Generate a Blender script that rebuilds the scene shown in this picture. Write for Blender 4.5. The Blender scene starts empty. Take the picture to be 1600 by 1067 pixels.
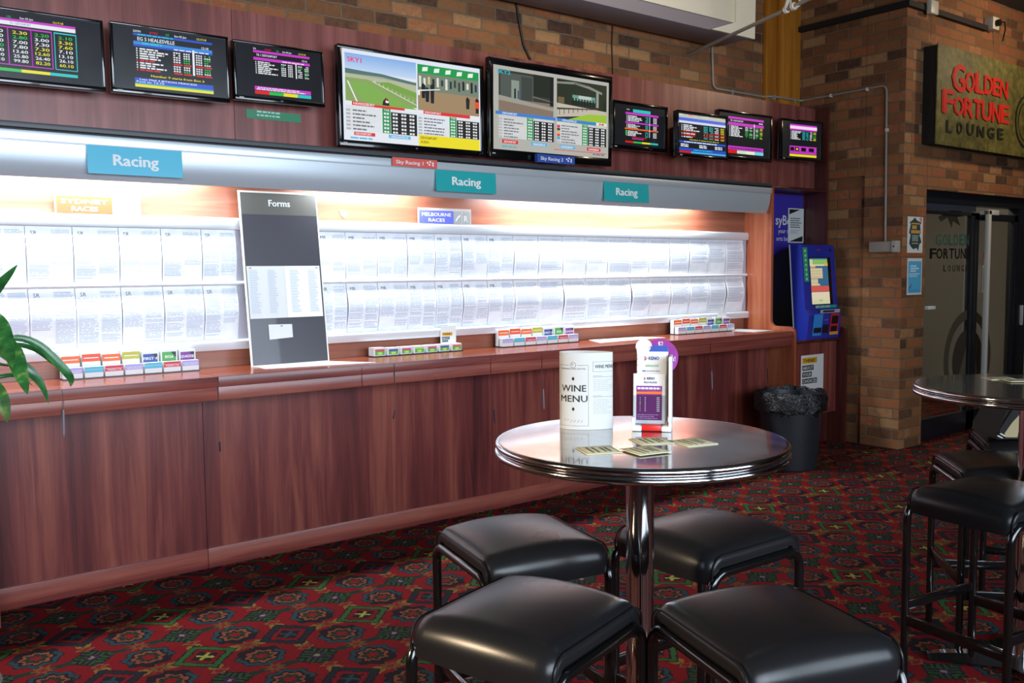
import bpy, bmesh, math, random
from mathutils import Vector, Matrix, noise
random.seed(7)
SC = bpy.context.scene
COL = SC.collection
R_ = math.radians

# ------------------------------------------------------------------ camera
F_PX = 1430.0
CAM_H = 1.55
YAW, PITCH, ROLL = R_(37.869), R_(4.398), R_(-0.5627)
fw = Vector((math.sin(YAW)*math.cos(PITCH), math.cos(YAW)*math.cos(PITCH), -math.sin(PITCH)))
rt = Vector((math.cos(YAW), -math.sin(YAW), 0.0))
up = rt.cross(fw)
c_, s_ = math.cos(ROLL), math.sin(ROLL)
CR, CU = rt*c_ + up*s_, up*c_ - rt*s_
cam_d = bpy.data.cameras.new('camera')
cam_d.sensor_fit = 'HORIZONTAL'; cam_d.sensor_width = 36.0
cam_d.lens = F_PX*36.0/1600.0
cam_d.clip_start = 0.05
cam = bpy.data.objects.new('camera', cam_d); COL.objects.link(cam)
cam.matrix_world = Matrix(((CR.x, CU.x, -fw.x, 0), (CR.y, CU.y, -fw.y, 0), (CR.z, CU.z, -fw.z, CAM_H), (0, 0, 0, 1)))
SC.camera = cam

def ray(x, y):
    return CR*((x-800)/F_PX) + CU*(-(y-533.5)/F_PX) + fw
CAMP = Vector((0, 0, CAM_H))
def onY(x, y, Y): d = ray(x, y); return CAMP + d*(Y/d.y)
def onX(x, y, X): d = ray(x, y); return CAMP + d*(X/d.x)
def onZ(x, y, Z): d = ray(x, y); return CAMP + d*((Z-CAM_H)/d.z)

# ------------------------------------------------------------------ world, exposure, lights
w = bpy.data.worlds.new('world'); SC.world = w; w.use_nodes = True
w.node_tree.nodes['Background'].inputs[0].default_value = (0.55, 0.65, 0.8, 1)
w.node_tree.nodes['Background'].inputs[1].default_value = 0.3
SC.view_settings.view_transform = 'Standard'
SC.view_settings.look = 'None'
SC.view_settings.exposure = 0.0
SC.view_settings.gamma = 1.0
SC.view_settings.use_curve_mapping = False

def area(name, loc, target, sx, sy, power, color, spread=180):
    d = bpy.data.lights.new(name, 'AREA'); d.shape = 'RECTANGLE'; d.size = sx; d.size_y = sy
    d.energy = power; d.color = color; d.spread = R_(spread)
    o = bpy.data.objects.new(name, d); COL.objects.link(o); o.location = loc
    o.rotation_euler = (Vector(target)-Vector(loc)).to_track_quat('-Z', 'Y').to_euler()
    return o
DAY = (0.74, 0.86, 1.0); WARM = (1.0, 0.76, 0.50); TUBE = (0.88, 0.95, 1.0)
# daylight through the street windows behind the camera
area('daylight_window_a', (-0.2, -2.7, 2.35), (1.0, 4.7, 1.3), 4.4, 2.5, 150, DAY, 92)
area('daylight_window_b', (3.9, -2.7, 2.0), (4.0, 4.0, 1.7), 3.0, 2.2, 105, DAY, 130)
# fluorescent tubes inside the hood over the form boards
area('hood_tube_a', (0.55, 4.86, 2.10), (0.55, 4.875, 1.0), 2.5, 0.10, 56, TUBE)
area('hood_tube_b', (2.75, 4.86, 2.10), (2.75, 4.875, 1.0), 0.7, 0.10, 18, TUBE)
area('hood_tube_c', (4.75, 4.86, 2.10), (4.75, 4.875, 1.0), 2.0, 0.10, 54, TUBE)
# warm lamps out of view, and an added fill behind the doors
area('lamp_doorway', (8.8, 2.4, 3.85), (8.5, 4.1, 2.9), 0.25, 0.25, 15, WARM, 130)
area('lamp_brick', (4.2, 3.4, 3.9), (4.4, 5.1, 3.2), 1.6, 0.2, 9, WARM, 140)
area('lamp_left', (-3.4, 3.2, 2.5), (1.1, 1.6, 0.4), 0.7, 0.5, 20, WARM, 40)
area('fill_lounge', (8.8, 5.8, 3.6), (8.8, 5.6, 0.0), 0.6, 0.6, 62, (0.95, 0.95, 0.85))  # unseen fill, added behind the doors to lighten their glass

# ------------------------------------------------------------------ materials
def lin(h):
    if isinstance(h, str):
        h = h.lstrip('#'); v = [int(h[i:i+2], 16)/255 for i in (0, 2, 4)]
    else:
        v = [x/255 for x in h]
    return tuple(x/12.92 if x <= 0.04045 else ((x+0.055)/1.055)**2.4 for x in v)
MATS = {}
def newmat(name):
    m = bpy.data.materials.new(name); m.use_nodes = True
    nt = m.node_tree; b = nt.nodes['Principled BSDF']
    return m, nt, b
def pm(hexc, rough=0.5, metal=0.0, coat=0.0, spec=0.5):
    k = ('p', hexc, rough, metal, coat, spec)
    if k not in MATS:
        m, nt, b = newmat('paint_%d' % len(MATS))
        # a faint surface mottle keeps every paint procedural
        n = nt.nodes.new('ShaderNodeTexNoise'); n.inputs['Scale'].default_value = 35
        mr = nt.nodes.new('ShaderNodeMapRange')
        mr.inputs['To Min'].default_value = max(0.02, rough-0.04); mr.inputs['To Max'].default_value = min(1, rough+0.04)
        nt.links.new(n.outputs['Fac'], mr.inputs['Value']); nt.links.new(mr.outputs['Result'], b.inputs['Roughness'])
        b.inputs['Base Color'].default_value = (*lin(hexc), 1)
        b.inputs['Metallic'].default_value = metal
        b.inputs['Coat Weight'].default_value = coat
        b.inputs['Specular IOR Level'].default_value = spec
        MATS[k] = m
    return MATS[k]
def em(hexc, strength=1.0):
    k = ('e', hexc, strength)
    if k not in MATS:
        m, nt, b = newmat('glow_%d' % len(MATS))
        b.inputs['Base Color'].default_value = (0.01, 0.01, 0.01, 1)
        b.inputs['Roughness'].default_value = 0.25
        b.inputs['Emission Color'].default_value = (*lin(hexc), 1)
        b.inputs['Emission Strength'].default_value = strength
        MATS[k] = m
    return MATS[k]

class NT:
    """small helper to write shader maths as expressions"""
    def __init__(s, nt): s.nt = nt
    def val(s, sock, v):
        if isinstance(v, (int, float)): sock.default_value = v
        elif isinstance(v, tuple): sock.default_value = v if len(v) == 4 or len(v) == 3 else v
        else: s.nt.links.new(v, sock)
    def m(s, op, a, b=None, c=None):
        n = s.nt.nodes.new('ShaderNodeMath'); n.operation = op
        s.val(n.inputs[0], a)
        if b is not None: s.val(n.inputs[1], b)
        if c is not None: s.val(n.inputs[2], c)
        return n.outputs[0]
    def mix(s, fac, a, b):
        n = s.nt.nodes.new('ShaderNodeMix'); n.data_type = 'RGBA'
        s.val(n.inputs['Factor'], fac)
        for k, v in ((6, a), (7, b)):
            if isinstance(v, tuple): n.inputs[k].default_value = (*v[:3], 1)
            else: s.nt.links.new(v, n.inputs[k])
        return n.outputs[2]
    def noise(s, vec, scale, detail=2.0, rough=0.5, dist=0.0, out='Fac'):
        n = s.nt.nodes.new('ShaderNodeTexNoise'); n.inputs['Scale'].default_value = scale
        n.inputs['Detail'].default_value = detail; n.inputs['Roughness'].default_value = rough
        n.inputs['Distortion'].default_value = dist
        if vec is not None: s.nt.links.new(vec, n.inputs['Vector'])
        return n.outputs[out]
    def ramp(s, fac, stops, interp='LINEAR'):
        n = s.nt.nodes.new('ShaderNodeValToRGB'); cr = n.color_ramp; cr.interpolation = interp
        while len(cr.elements) < len(stops): cr.elements.new(0.5)
        for e, (p, c) in zip(cr.elements, stops): e.position = p; e.color = (*c[:3], 1)
        s.nt.links.new(fac, n.inputs['Fac']); return n.outputs['Color']
    def mapping(s, vec, scale=(1, 1, 1), loc=(0, 0, 0)):
        n = s.nt.nodes.new('ShaderNodeMapping'); n.inputs['Scale'].default_value = scale; n.inputs['Location'].default_value = loc
        s.nt.links.new(vec, n.inputs['Vector']); return n.outputs['Vector']
    def bump(s, height, strength, dist=0.01):
        n = s.nt.nodes.new('ShaderNodeBump'); n.inputs['Strength'].default_value = strength; n.inputs['Distance'].default_value = dist
        s.nt.links.new(height, n.inputs['Height']); return n.outputs['Normal']
    def pos(s): return s.nt.nodes.new('ShaderNodeNewGeometry').outputs['Position']
    def obj(s): return s.nt.nodes.new('ShaderNodeTexCoord').outputs['Object']
    def sep(s, v):
        n = s.nt.nodes.new('ShaderNodeSeparateXYZ'); s.nt.links.new(v, n.inputs[0]); return n.outputs
    def comb(s, x, y, z):
        n = s.nt.nodes.new('ShaderNodeCombineXYZ')
        for i, v in enumerate((x, y, z)): s.val(n.inputs[i], v)
        return n.outputs[0]

def wood(name, axis, dark, mid, light, rough=0.32, plank=7.0):
    m, nt, b = newmat(name); h = NT(nt); p = h.obj()
    lo = 0.55
    sc = {'x': (lo, 9, 9), 'z': (9, 9, lo), 'y': (9, lo, 9)}[axis]
    v = h.mapping(p, sc)
    n1 = h.noise(v, 1.3, 5, 0.62, 1.1)
    sc2 = {'x': (1.5, 120, 120), 'z': (120, 120, 1.5), 'y': (120, 1.5, 120)}[axis]
    n2 = h.noise(h.mapping(p, sc2), 1.0, 3, 0.6)
    sc3 = {'x': (.12, plank, plank), 'z': (plank, plank, .06), 'y': (plank, .12, plank)}[axis]
    n3 = h.noise(h.mapping(p, sc3), 1.0, 1, 0.4)
    f = h.m('ADD', h.m('MULTIPLY', n1, 0.52), h.m('ADD', h.m('MULTIPLY', n2, 0.12), h.m('MULTIPLY', n3, 0.45)))
    c = h.ramp(f, [(0.36, lin(dark)), (0.54, lin(mid)), (0.72, lin(light))])
    nt.links.new(c, b.inputs['Base Color'])
    b.inputs['Roughness'].default_value = rough
    nt.links.new(h.bump(n2, 0.05, 0.002), b.inputs['Normal'])
    b.inputs['Coat Weight'].default_value = 0.15; b.inputs['Coat Roughness'].default_value = 0.25
    return m
WOOD_V = wood('mahogany_vertical', 'z', '#3e1a1c', '#6e312e', '#985443', 0.34, 5.0)
WOOD_H = wood('mahogany_horizontal', 'x', '#4a2020', '#7c3a34', '#a05a4a')
WOOD_TOP = wood('mahogany_worktop', 'x', '#5a2418', '#8a4028', '#a85a3a', 0.22)
WOOD_BACK = wood('mahogany_back', 'x', '#74402f', '#985a44', '#b4785c', 0.35)
WOOD_PANEL = wood('mahogany_bulkhead', 'z', '#502624', '#783e38', '#965850', 0.34, 9)
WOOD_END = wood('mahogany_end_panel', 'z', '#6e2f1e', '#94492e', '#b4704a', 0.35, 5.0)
TIMBER = wood('orange_timber', 'z', '#7a4408', '#a5651a', '#bf7f2c', 0.45, 4)
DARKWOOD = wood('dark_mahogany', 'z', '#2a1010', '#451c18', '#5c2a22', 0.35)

def brick_mat():
    m, nt, b = newmat('brick_wall'); h = NT(nt)
    g = nt.nodes.new('ShaderNodeNewGeometry')
    p = h.sep(g.outputs['Position']); n = h.sep(g.outputs['Normal'])
    side = h.m('GREATER_THAN', h.m('ABSOLUTE', n[0]), 0.5)
    u = h.m('ADD', h.m('MULTIPLY', side, h.m('SUBTRACT', p[1], h.m('ADD', p[0], 0.12))), p[0])
    wob = h.noise(g.outputs['Position'], 9.0, 3, 0.6)
    wob2 = h.noise(g.outputs['Position'], 14.0, 3, 0.6)
    u = h.m('ADD', u, h.m('MULTIPLY', h.m('SUBTRACT', wob, 0.5), 0.022))
    v = h.m('ADD', p[2], h.m('MULTIPLY', h.m('SUBTRACT', wob2, 0.5), 0.018))
    bt = nt.nodes.new('ShaderNodeTexBrick')
    nt.links.new(h.comb(u, v, 0.0), bt.inputs['Vector'])
    bt.inputs['Color1'].default_value = (0, 0, 0, 1); bt.inputs['Color2'].default_value = (1, 1, 1, 1)
    bt.inputs['Mortar'].default_value = (.5, .5, .5, 1)
    bt.inputs['Scale'].default_value = 1.0; bt.inputs['Mortar Size'].default_value = 0.0075
    bt.inputs['Mortar Smooth'].default_value = 0.45
    bt.inputs['Brick Width'].default_value = 0.235; bt.inputs['Row Height'].default_value = 0.086
    bt.inputs['Bias'].default_value = 0.0
    cell = h.m('ADD', bt.outputs['Color'], h.m('MULTIPLY', h.m('SUBTRACT', h.noise(g.outputs['Position'], 22, 4, 0.65), 0.5), 0.45))
    c = h.ramp(cell, [(0.0, lin('#452b1b')), (0.1, lin('#654026')), (0.33, lin('#83532d')), (0.58, lin('#966339')), (0.8, lin('#9b5631')), (0.97, lin('#a67d51'))])
    grit = h.noise(g.outputs['Position'], 90, 3, 0.7)
    c = h.mix(h.m('MULTIPLY', grit, 0.45), c, lin('#5a3a26'))
    mort = h.mix(grit, lin('#5c4833'), lin('#7c6850'))
    c = h.mix(bt.outputs['Fac'], c, mort)
    nt.links.new(c, b.inputs['Base Color']); b.inputs['Roughness'].default_value = 0.85
    ht = h.m('ADD', h.m('MULTIPLY', h.m('SUBTRACT', 1.0, bt.outputs['Fac']), 1.0), h.m('MULTIPLY', grit, 0.35))
    nt.links.new(h.bump(ht, 0.55, 0.012), b.inputs['Normal'])
    return m
BRICK = brick_mat()

def carpet_mat():
    m, nt, b = newmat('patterned_carpet'); h = NT(nt)
    P = h.pos()
    wob = h.sep(h.noise(P, 55, 2, 0.5, 0, 'Color'))
    p = h.sep(P)
    x = h.m('ADD', p[0], h.m('MULTIPLY', h.m('SUBTRACT', wob[0], 0.5), 0.028))
    y = h.m('ADD', p[1], h.m('MULTIPLY', h.m('SUBTRACT', wob[1], 0.5), 0.028))
    PX, QY = 0.362, 0.556
    def fold(v, off, per): # signed distance to the nearest lattice line
        return h.m('SUBTRACT', h.m('FLOORED_MODULO', h.m('ADD', h.m('SUBTRACT', v, off), per/2), per), per/2)
    def absf(v): return h.m('ABSOLUTE', v)
    def lt(v, t): return h.m('LESS_THAN', v, t)
    def band(v, a, w): return h.m('LESS_THAN', absf(h.m('SUBTRACT', v, a)), w)
    def AND(a, c): return h.m('MULTIPLY', a, c)
    fine = h.noise(P, 130, 2, 0.6)
    big = h.noise(P, 3.0, 2, 0.5)
    col = h.mix(fine, lin('#74060d'), lin('#9c0c15'))
    RED = lin('#980f17'); NAVY = lin('#10181f'); TEAL = lin('#1d4a50'); GREEN = lin('#24542a'); DKG = lin('#173326')
    GOLD = lin('#95702f'); ORG = lin('#9c5230'); PALE = lin('#948c6c'); PUR = lin('#43224f')
    # column A : diamonds
    ax = fold(x, 1.222, PX)
    ay = fold(y, 3.905, QY)
    def diamond(dx, dy, kx=1.0): return h.m('ADD', h.m('MULTIPLY', absf(dx), kx), absf(dy))
    d1 = diamond(ax, ay)
    stripes = lt(h.m('FLOORED_MODULO', h.m('ADD', h.m('SUBTRACT', absf(ax), absf(ay)), 1.0), 0.034), 0.017)
    col = h.mix(band(d1, 0.058, 0.045), col, NAVY)
    col = h.mix(AND(band(d1, 0.062, 0.030), stripes), col, GREEN)
    col = h.mix(AND(lt(absf(ay), 0.018), band(absf(ax), 0.115, 0.035)), col, DKG)
    col = h.mix(lt(d1, 0.030), col, PUR)
    col = h.mix(lt(d1, 0.015), col, PALE)
    # X motifs between, alternating green and navy
    by = fold(y, 3.905 + QY/2, QY)
    d2 = diamond(ax, by)
    alt = lt(h.m('FLOORED_MODULO', h.m('ADD', h.m('SUBTRACT', x, 1.222), PX/2), 2*PX), PX)
    outl = h.mix(alt, lin('#16262c'), lin('#2c682e'))
    col = h.mix(AND(band(d2, 0.150, 0.014), lt(absf(by), 0.03)), col, GOLD)
    col = h.mix(AND(band(d2, 0.150, 0.016), lt(absf(ax), 0.03)), col, GOLD)
    col = h.mix(band(d2, 0.112, 0.026), col, NAVY)
    col = h.mix(band(d2, 0.112, 0.016), col, outl)
    col = h.mix(lt(d2, 0.058), col, NAVY)
    col = h.mix(lt(h.m('MINIMUM', absf(h.m('SUBTRACT', ax, by)), absf(h.m('ADD', ax, by))), 0.011), col, h.mix(lt(d2, 0.052), col, h.mix(alt, TEAL, lin('#b9b24a'))))
    # little lozenges between the diamonds
    for off in (-0.107, 0.107):
        ly = fold(y, 3.905+off, QY)
        dl = diamond(ax, ly, 0.62)
        col = h.mix(lt(dl, 0.030), col, NAVY)
        col = h.mix(band(dl, 0.021, 0.0055), col, ORG)
        col = h.mix(lt(dl, 0.013), col, RED)
    # column B : flowers and stars
    fx = fold(x, 1.222+PX/2, PX)
    for off in (-0.138, 0.138):
        fy = fold(y, 3.905+off, QY)
        r = h.m('SQRT', h.m('ADD', h.m('POWER', fx, 2.0), h.m('POWER', fy, 2.0)))
        ang = h.m('ARCTAN2', fy, fx)
        r = h.m('ADD', r, h.m('MULTIPLY', h.m('SINE', h.m('MULTIPLY', ang, 8.0)), 0.007))
        col = h.mix(lt(r, 0.098), col, NAVY)
        col = h.mix(AND(band(r, 0.083, 0.010), lt(h.m('MULTIPLY', fy, 1 if off > 0 else -1), 0.03)), col, TEAL)
        col = h.mix(band(r, 0.052, 0.007), col, ORG)
        col = h.mix(lt(r, 0.045), col, DKG)
        col = h.mix(lt(r, 0.022), col, RED)
    for off in (0.0, QY/2):
        sy = fold(y, 3.905+off, QY)
        r = h.m('SQRT', h.m('ADD', h.m('POWER', fx, 2.0), h.m('POWER', sy, 2.0)))
        ang = h.m('ARCTAN2', sy, fx)
        star = h.m('ADD', r, h.m('MULTIPLY', h.m('ABSOLUTE', h.m('SINE', h.m('MULTIPLY', ang, 4.0))), 0.028))
        col = h.mix(lt(star, 0.050), col, lin('#74582c'))
        col = h.mix(lt(r, 0.014), col, RED)
    col = h.mix(h.m('MULTIPLY', fine, 0.6), col, lin('#22080a'))
    col = h.mix(h.m('MULTIPLY', big, 0.5), col, lin('#200406'))
    nt.links.new(col, b.inputs['Base Color']); b.inputs['Roughness'].default_value = 0.95
    b.inputs['Specular IOR Level'].default_value = 0.15
    nt.links.new(h.bump(fine, 0.5, 0.004), b.inputs['Normal'])
    return m
CARPET = carpet_mat()

def vinyl_mat():
    m, nt, b = newmat('black_vinyl'); h = NT(nt); p = h.obj()
    b.inputs['Base Color'].default_value = (0.009, 0.009, 0.010, 1)
    n = h.noise(p, 420, 2, 0.5)
    n2 = h.noise(p, 6, 2, 0.5)
    mr = h.m('ADD', 0.23, h.m('MULTIPLY', n2, 0.12))
    nt.links.new(mr, b.inputs['Roughness'])
    nt.links.new(h.bump(n, 0.12, 0.0008), b.inputs['Normal'])
    b.inputs['Specular IOR Level'].default_value = 0.34
    return m
VINYL = vinyl_mat()
BLACKTUBE = pm('#0a0a0b', 0.18, 0.0, 0.6)
CHROME = pm('#d8d8da', 0.09, 1.0)
def laminate_top():
    m, nt, b = newmat('grey_metallic_tabletop'); h = NT(nt); p = h.obj()
    n = h.noise(h.mapping(p, (9, 3, 9)), 1.2, 4, 0.6, 1.5)
    c = h.ramp(n, [(0.35, lin('#6a6d72')), (0.65, lin('#9a9da2'))])
    nt.links.new(c, b.inputs['Base Color']); b.inputs['Metallic'].default_value = 0.75
    b.inputs['Roughness'].default_value = 0.16
    b.inputs['Coat Weight'].default_value = 0.8; b.inputs['Coat Roughness'].default_value = 0.05
    return m
TABLETOP = laminate_top()
def brushed(name, hexc, rough):
    m, nt, b = newmat(name); h = NT(nt); p = h.obj()
    n = h.noise(h.mapping(p, (1.5, 300, 300)), 1, 2, 0.5)
    nt.links.new(h.m('ADD', rough-0.05, h.m('MULTIPLY', n, 0.1)), b.inputs['Roughness'])
    b.inputs['Base Color'].default_value = (*lin(hexc), 1); b.inputs['Metallic'].default_value = 0.5
    return m
HOODMETAL = brushed('brushed_hood_metal', '#c6ced4', 0.34)
ALU = pm('#d9dce0', 0.3, 0.25)
def paper_mat():
    m, nt, b = newmat('form_paper'); h = NT(nt); p = h.obj()
    n = h.noise(p, 12, 3, 0.6)
    c = h.ramp(n, [(0.3, lin('#e3e8f0')), (0.7, lin('#f3f5f9'))])
    nt.links.new(c, b.inputs['Base Color']); b.inputs['Roughness'].default_value = 0.32
    return m
PAPER = paper_mat()
def leaf_mat():
    m, nt, b = newmat('strap_leaf'); h = NT(nt); p = h.obj()
    n = h.noise(p, 18, 3, 0.6)
    c = h.ramp(n, [(0.3, lin('#143f20')), (0.58, lin('#2f6c34')), (0.8, lin('#8fa65c'))])
    nt.links.new(c, b.inputs['Base Color']); b.inputs['Roughness'].default_value = 0.3
    return m
LEAF = leaf_mat()
def bag_mat():
    m, nt, b = newmat('bin_liner'); h = NT(nt); p = h.obj()
    b.inputs['Base Color'].default_value = (0.008, 0.008, 0.009, 1); b.inputs['Roughness'].default_value = 0.22
    nt.links.new(h.bump(h.noise(p, 40, 4, 0.6, 1.0), 0.6, 0.02), b.inputs['Normal'])
    return m
LINER = bag_mat()
def glass_mat(tint, gloss):
    m = bpy.data.materials.new('door_glass'); m.use_nodes = True; nt = m.node_tree; h = NT(nt)
    nt.nodes.remove(nt.nodes['Principled BSDF'])
    out = nt.nodes['Material Output']
    tr = nt.nodes.new('ShaderNodeBsdfTransparent'); tr.inputs[0].default_value = (*tint, 1)
    gl = nt.nodes.new('ShaderNodeBsdfGlossy'); gl.inputs['Roughness'].default_value = 0.03
    gl.inputs[0].default_value = (0.9, 0.92, 0.95, 1)
    fr = nt.nodes.new('ShaderNodeFresnel'); fr.inputs['IOR'].default_value = gloss
    n = h.noise(h.obj(), 3, 2); nt.links.new(h.bump(n, 0.01, 0.01), gl.inputs['Normal'])
    mx = nt.nodes.new('ShaderNodeMixShader')
    g = nt.nodes.new('ShaderNodeNewGeometry')
    nt.links.new(h.m('MULTIPLY', fr.outputs[0], h.m('SUBTRACT', 1.0, g.outputs['Backfacing'])), mx.inputs[0]); nt.links.new(tr.outputs[0], mx.inputs[1]); nt.links.new(gl.outputs[0], mx.inputs[2])
    nt.links.new(mx.outputs[0], out.inputs[0])
    return m
GLASS = glass_mat((0.80, 0.78, 0.74), 1.6)
ACRYLIC = glass_mat((0.86, 0.88, 0.9), 1.45)
BLACKFRAME = pm('#1a1c22', 0.35)
TVBLACK = pm('#08080a', 0.16, 0, 0.5)
def screen_mat():
    m, nt, b = newmat('screen_glass'); h = NT(nt)
    b.inputs['Base Color'].default_value = (0.006, 0.006, 0.008, 1)
    n = h.noise(h.obj(), 8, 2)
    nt.links.new(h.m('ADD', 0.2, h.m('MULTIPLY', n, 0.06)), b.inputs['Roughness'])
    b.inputs['Emission Color'].default_value = (0.02, 0.022, 0.026, 1); b.inputs['Emission Strength'].default_value = 0.35
    return m
SCREEN = screen_mat()
WHITEP = pm('#dadad8', 0.45)

# ------------------------------------------------------------------ builders
def thing(name, label, cat, loc=(0, 0, 0), group=None, mat=None):
    o = bpy.data.objects.new(name, None); COL.objects.link(o)
    o.empty_display_size = 0.05
    if mat is not None: o.matrix_world = mat
    else: o.location = loc
    o['label'] = label; o['category'] = cat
    if group: o['group'] = group
    return o
def tag(o, label, cat, group=None):
    o['label'] = label; o['category'] = cat
    if group: o['group'] = group
    return o

class MB:
    def __init__(s): s.bm = bmesh.new(); s.mats = []
    def mi(s, m):
        if m not in s.mats: s.mats.append(m)
        return s.mats.index(m)
    def _face(s, vs, i):
        try: f = s.bm.faces.new(vs); f.material_index = i; return f
        except ValueError: return None
    def box(s, x0, x1, y0, y1, z0, z1, m, bev=0.0, seg=2):
        x0, x1 = min(x0, x1), max(x0, x1); y0, y1 = min(y0, y1), max(y0, y1); z0, z1 = min(z0, z1), max(z0, z1)
        i = s.mi(m)
        v = [s.bm.verts.new(p) for p in ((x0, y0, z0), (x1, y0, z0), (x1, y1, z0), (x0, y1, z0), (x0, y0, z1), (x1, y0, z1), (x1, y1, z1), (x0, y1, z1))]
        fs = [s._face([v[k] for k in q], i) for q in ((0, 3, 2, 1), (4, 5, 6, 7), (0, 1, 5, 4), (1, 2, 6, 5), (2, 3, 7, 6), (3, 0, 4, 7))]
        if bev > 0:
            es = list({e for f in fs for e in f.edges})
            r = bmesh.ops.bevel(s.bm, geom=es, offset=bev, segments=seg, affect='EDGES', profile=0.5)
            for f in r['faces']: f.material_index = i
        return s
    def prism(s, pts, axis, a, b, m):
        """extrude a closed 2D outline between a and b along axis; pts are the other two coordinates in xyz order"""
        i = s.mi(m)
        def P(p, t): return {'x': (t, p[0], p[1]), 'y': (p[0], t, p[1]), 'z': (p[0], p[1], t)}[axis]
        A = [s.bm.verts.new(P(p, a)) for p in pts]; B = [s.bm.verts.new(P(p, b)) for p in pts]
        n = len(pts)
        s._face(A, i); s._face(B[::-1], i)
        for k in range(n): s._face([A[k], B[k], B[(k+1) % n], A[(k+1) % n]], i)
        return s
    def tube(s, pts, r, m, seg=12, cap=True):
        i = s.mi(m); pts = [Vector(p) for p in pts]; rings = []
        rad = r if callable(r) else (lambda k, n: r)
        t0 = (pts[1]-pts[0]).normalized()
        ref = Vector((0, 0, 1)) if abs(t0.z) < 0.9 else Vector((1, 0, 0))
        nrm = (ref - t0*ref.dot(t0)).normalized()
        for k, p in enumerate(pts):
            if k == 0: t = pts[1]-pts[0]
            elif k == len(pts)-1: t = pts[-1]-pts[-2]
            else: t = (pts[k+1]-p).normalized() + (p-pts[k-1]).normalized()
            t.normalize(); nrm = (nrm - t*nrm.dot(t)).normalized(); bn = t.cross(nrm)
            rr = rad(k, len(pts))
            rings.append([s.bm.verts.new(p + (nrm*math.cos(2*math.pi*j/seg) + bn*math.sin(2*math.pi*j/seg))*rr) for j in range(seg)])
        for a, b in zip(rings, rings[1:]):
            for j in range(seg): s._face([a[j], a[(j+1) % seg], b[(j+1) % seg], b[j]], i)
        if cap: s._face(rings[0][::-1], i); s._face(rings[-1], i)
        return s
    def lathe(s, prof, m, c=(0, 0, 0), seg=48, fn=None):
        i = s.mi(m); rings = []
        for (r, z) in prof:
            if r < 1e-6: rings.append([s.bm.verts.new((c[0], c[1], c[2]+z))])
            else:
                ring = []
                for j in range(seg):
                    a = 2*math.pi*j/seg; rr, zz = (r, z) if fn is None else fn(a, r, z)
                    ring.append(s.bm.verts.new((c[0]+rr*math.cos(a), c[1]+rr*math.sin(a), c[2]+zz)))
                rings.append(ring)
        for a, b in zip(rings, rings[1:]):
            for j in range(seg):
                k = (j+1) % seg
                if len(a) == 1 and len(b) > 1: s._face([a[0], b[k], b[j]], i)
                elif len(b) == 1 and len(a) > 1: s._face([a[j], a[k], b[0]], i)
                elif len(a) > 1: s._face([a[j], a[k], b[k], b[j]], i)
        return s
    def grid(s, fn, nu, nv, m, flip=False):
        i = s.mi(m)
        V = [[s.bm.verts.new(fn(a/nu, c/nv)) for c in range(nv+1)] for a in range(nu+1)]
        for a in range(nu):
            for c in range(nv):
                q = [V[a][c], V[a+1][c], V[a+1][c+1], V[a][c+1]]
                s._face(q[::-1] if flip else q, i)
        return V
    def build(s, name, parent=None, origin=None, smooth=35, world=True, recalc=True):
        """origin: mesh coordinates are world ones; the object sits at origin (or its parent's place)"""
        off = Vector((0, 0, 0))
        if parent is not None and world:
            q = parent
            while q is not None: off += Vector(q.location); q = q.parent
        o0 = Vector(origin) if origin is not None else Vector((0, 0, 0))
        if recalc: bmesh.ops.recalc_face_normals(s.bm, faces=s.bm.faces[:])
        if off.length > 0 or o0.length > 0: bmesh.ops.translate(s.bm, vec=-(off+o0) if parent is None else -off, verts=s.bm.verts[:])
        me = bpy.data.meshes.new(name); s.bm.to_mesh(me); s.bm.free()
        for m in s.mats: me.materials.append(m)
        if smooth:
            me.shade_smooth(); me.set_sharp_from_angle(angle=R_(smooth))
        o = bpy.data.objects.new(name, me); COL.objects.link(o)
        if parent is not None: o.parent = parent
        elif origin is not None: o.location = o0
        return o

def struct(o): o['kind'] = 'structure'; return o

_TXT = {}
def text_geo(s, bold):
    k = s
    if k not in _TXT:
        cu = bpy.data.curves.new('t', 'FONT'); cu.body = s; cu.size = 1.0; cu.resolution_u = 2
        ob = bpy.data.objects.new('t', cu)
        me = bpy.data.meshes.new_from_object(ob)
        vs = [(v.co.x, v.co.y) for v in me.vertices]; fs = [tuple(p.vertices) for p in me.polygons]
        bpy.data.objects.remove(ob); bpy.data.curves.remove(cu); bpy.data.meshes.remove(me)
        x0 = min((v[0] for v in vs), default=0); x1 = max((v[0] for v in vs), default=1)
        _TXT[k] = ([(v[0]-x0, v[1]) for v in vs], fs, x1-x0)
    return _TXT[k]

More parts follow.
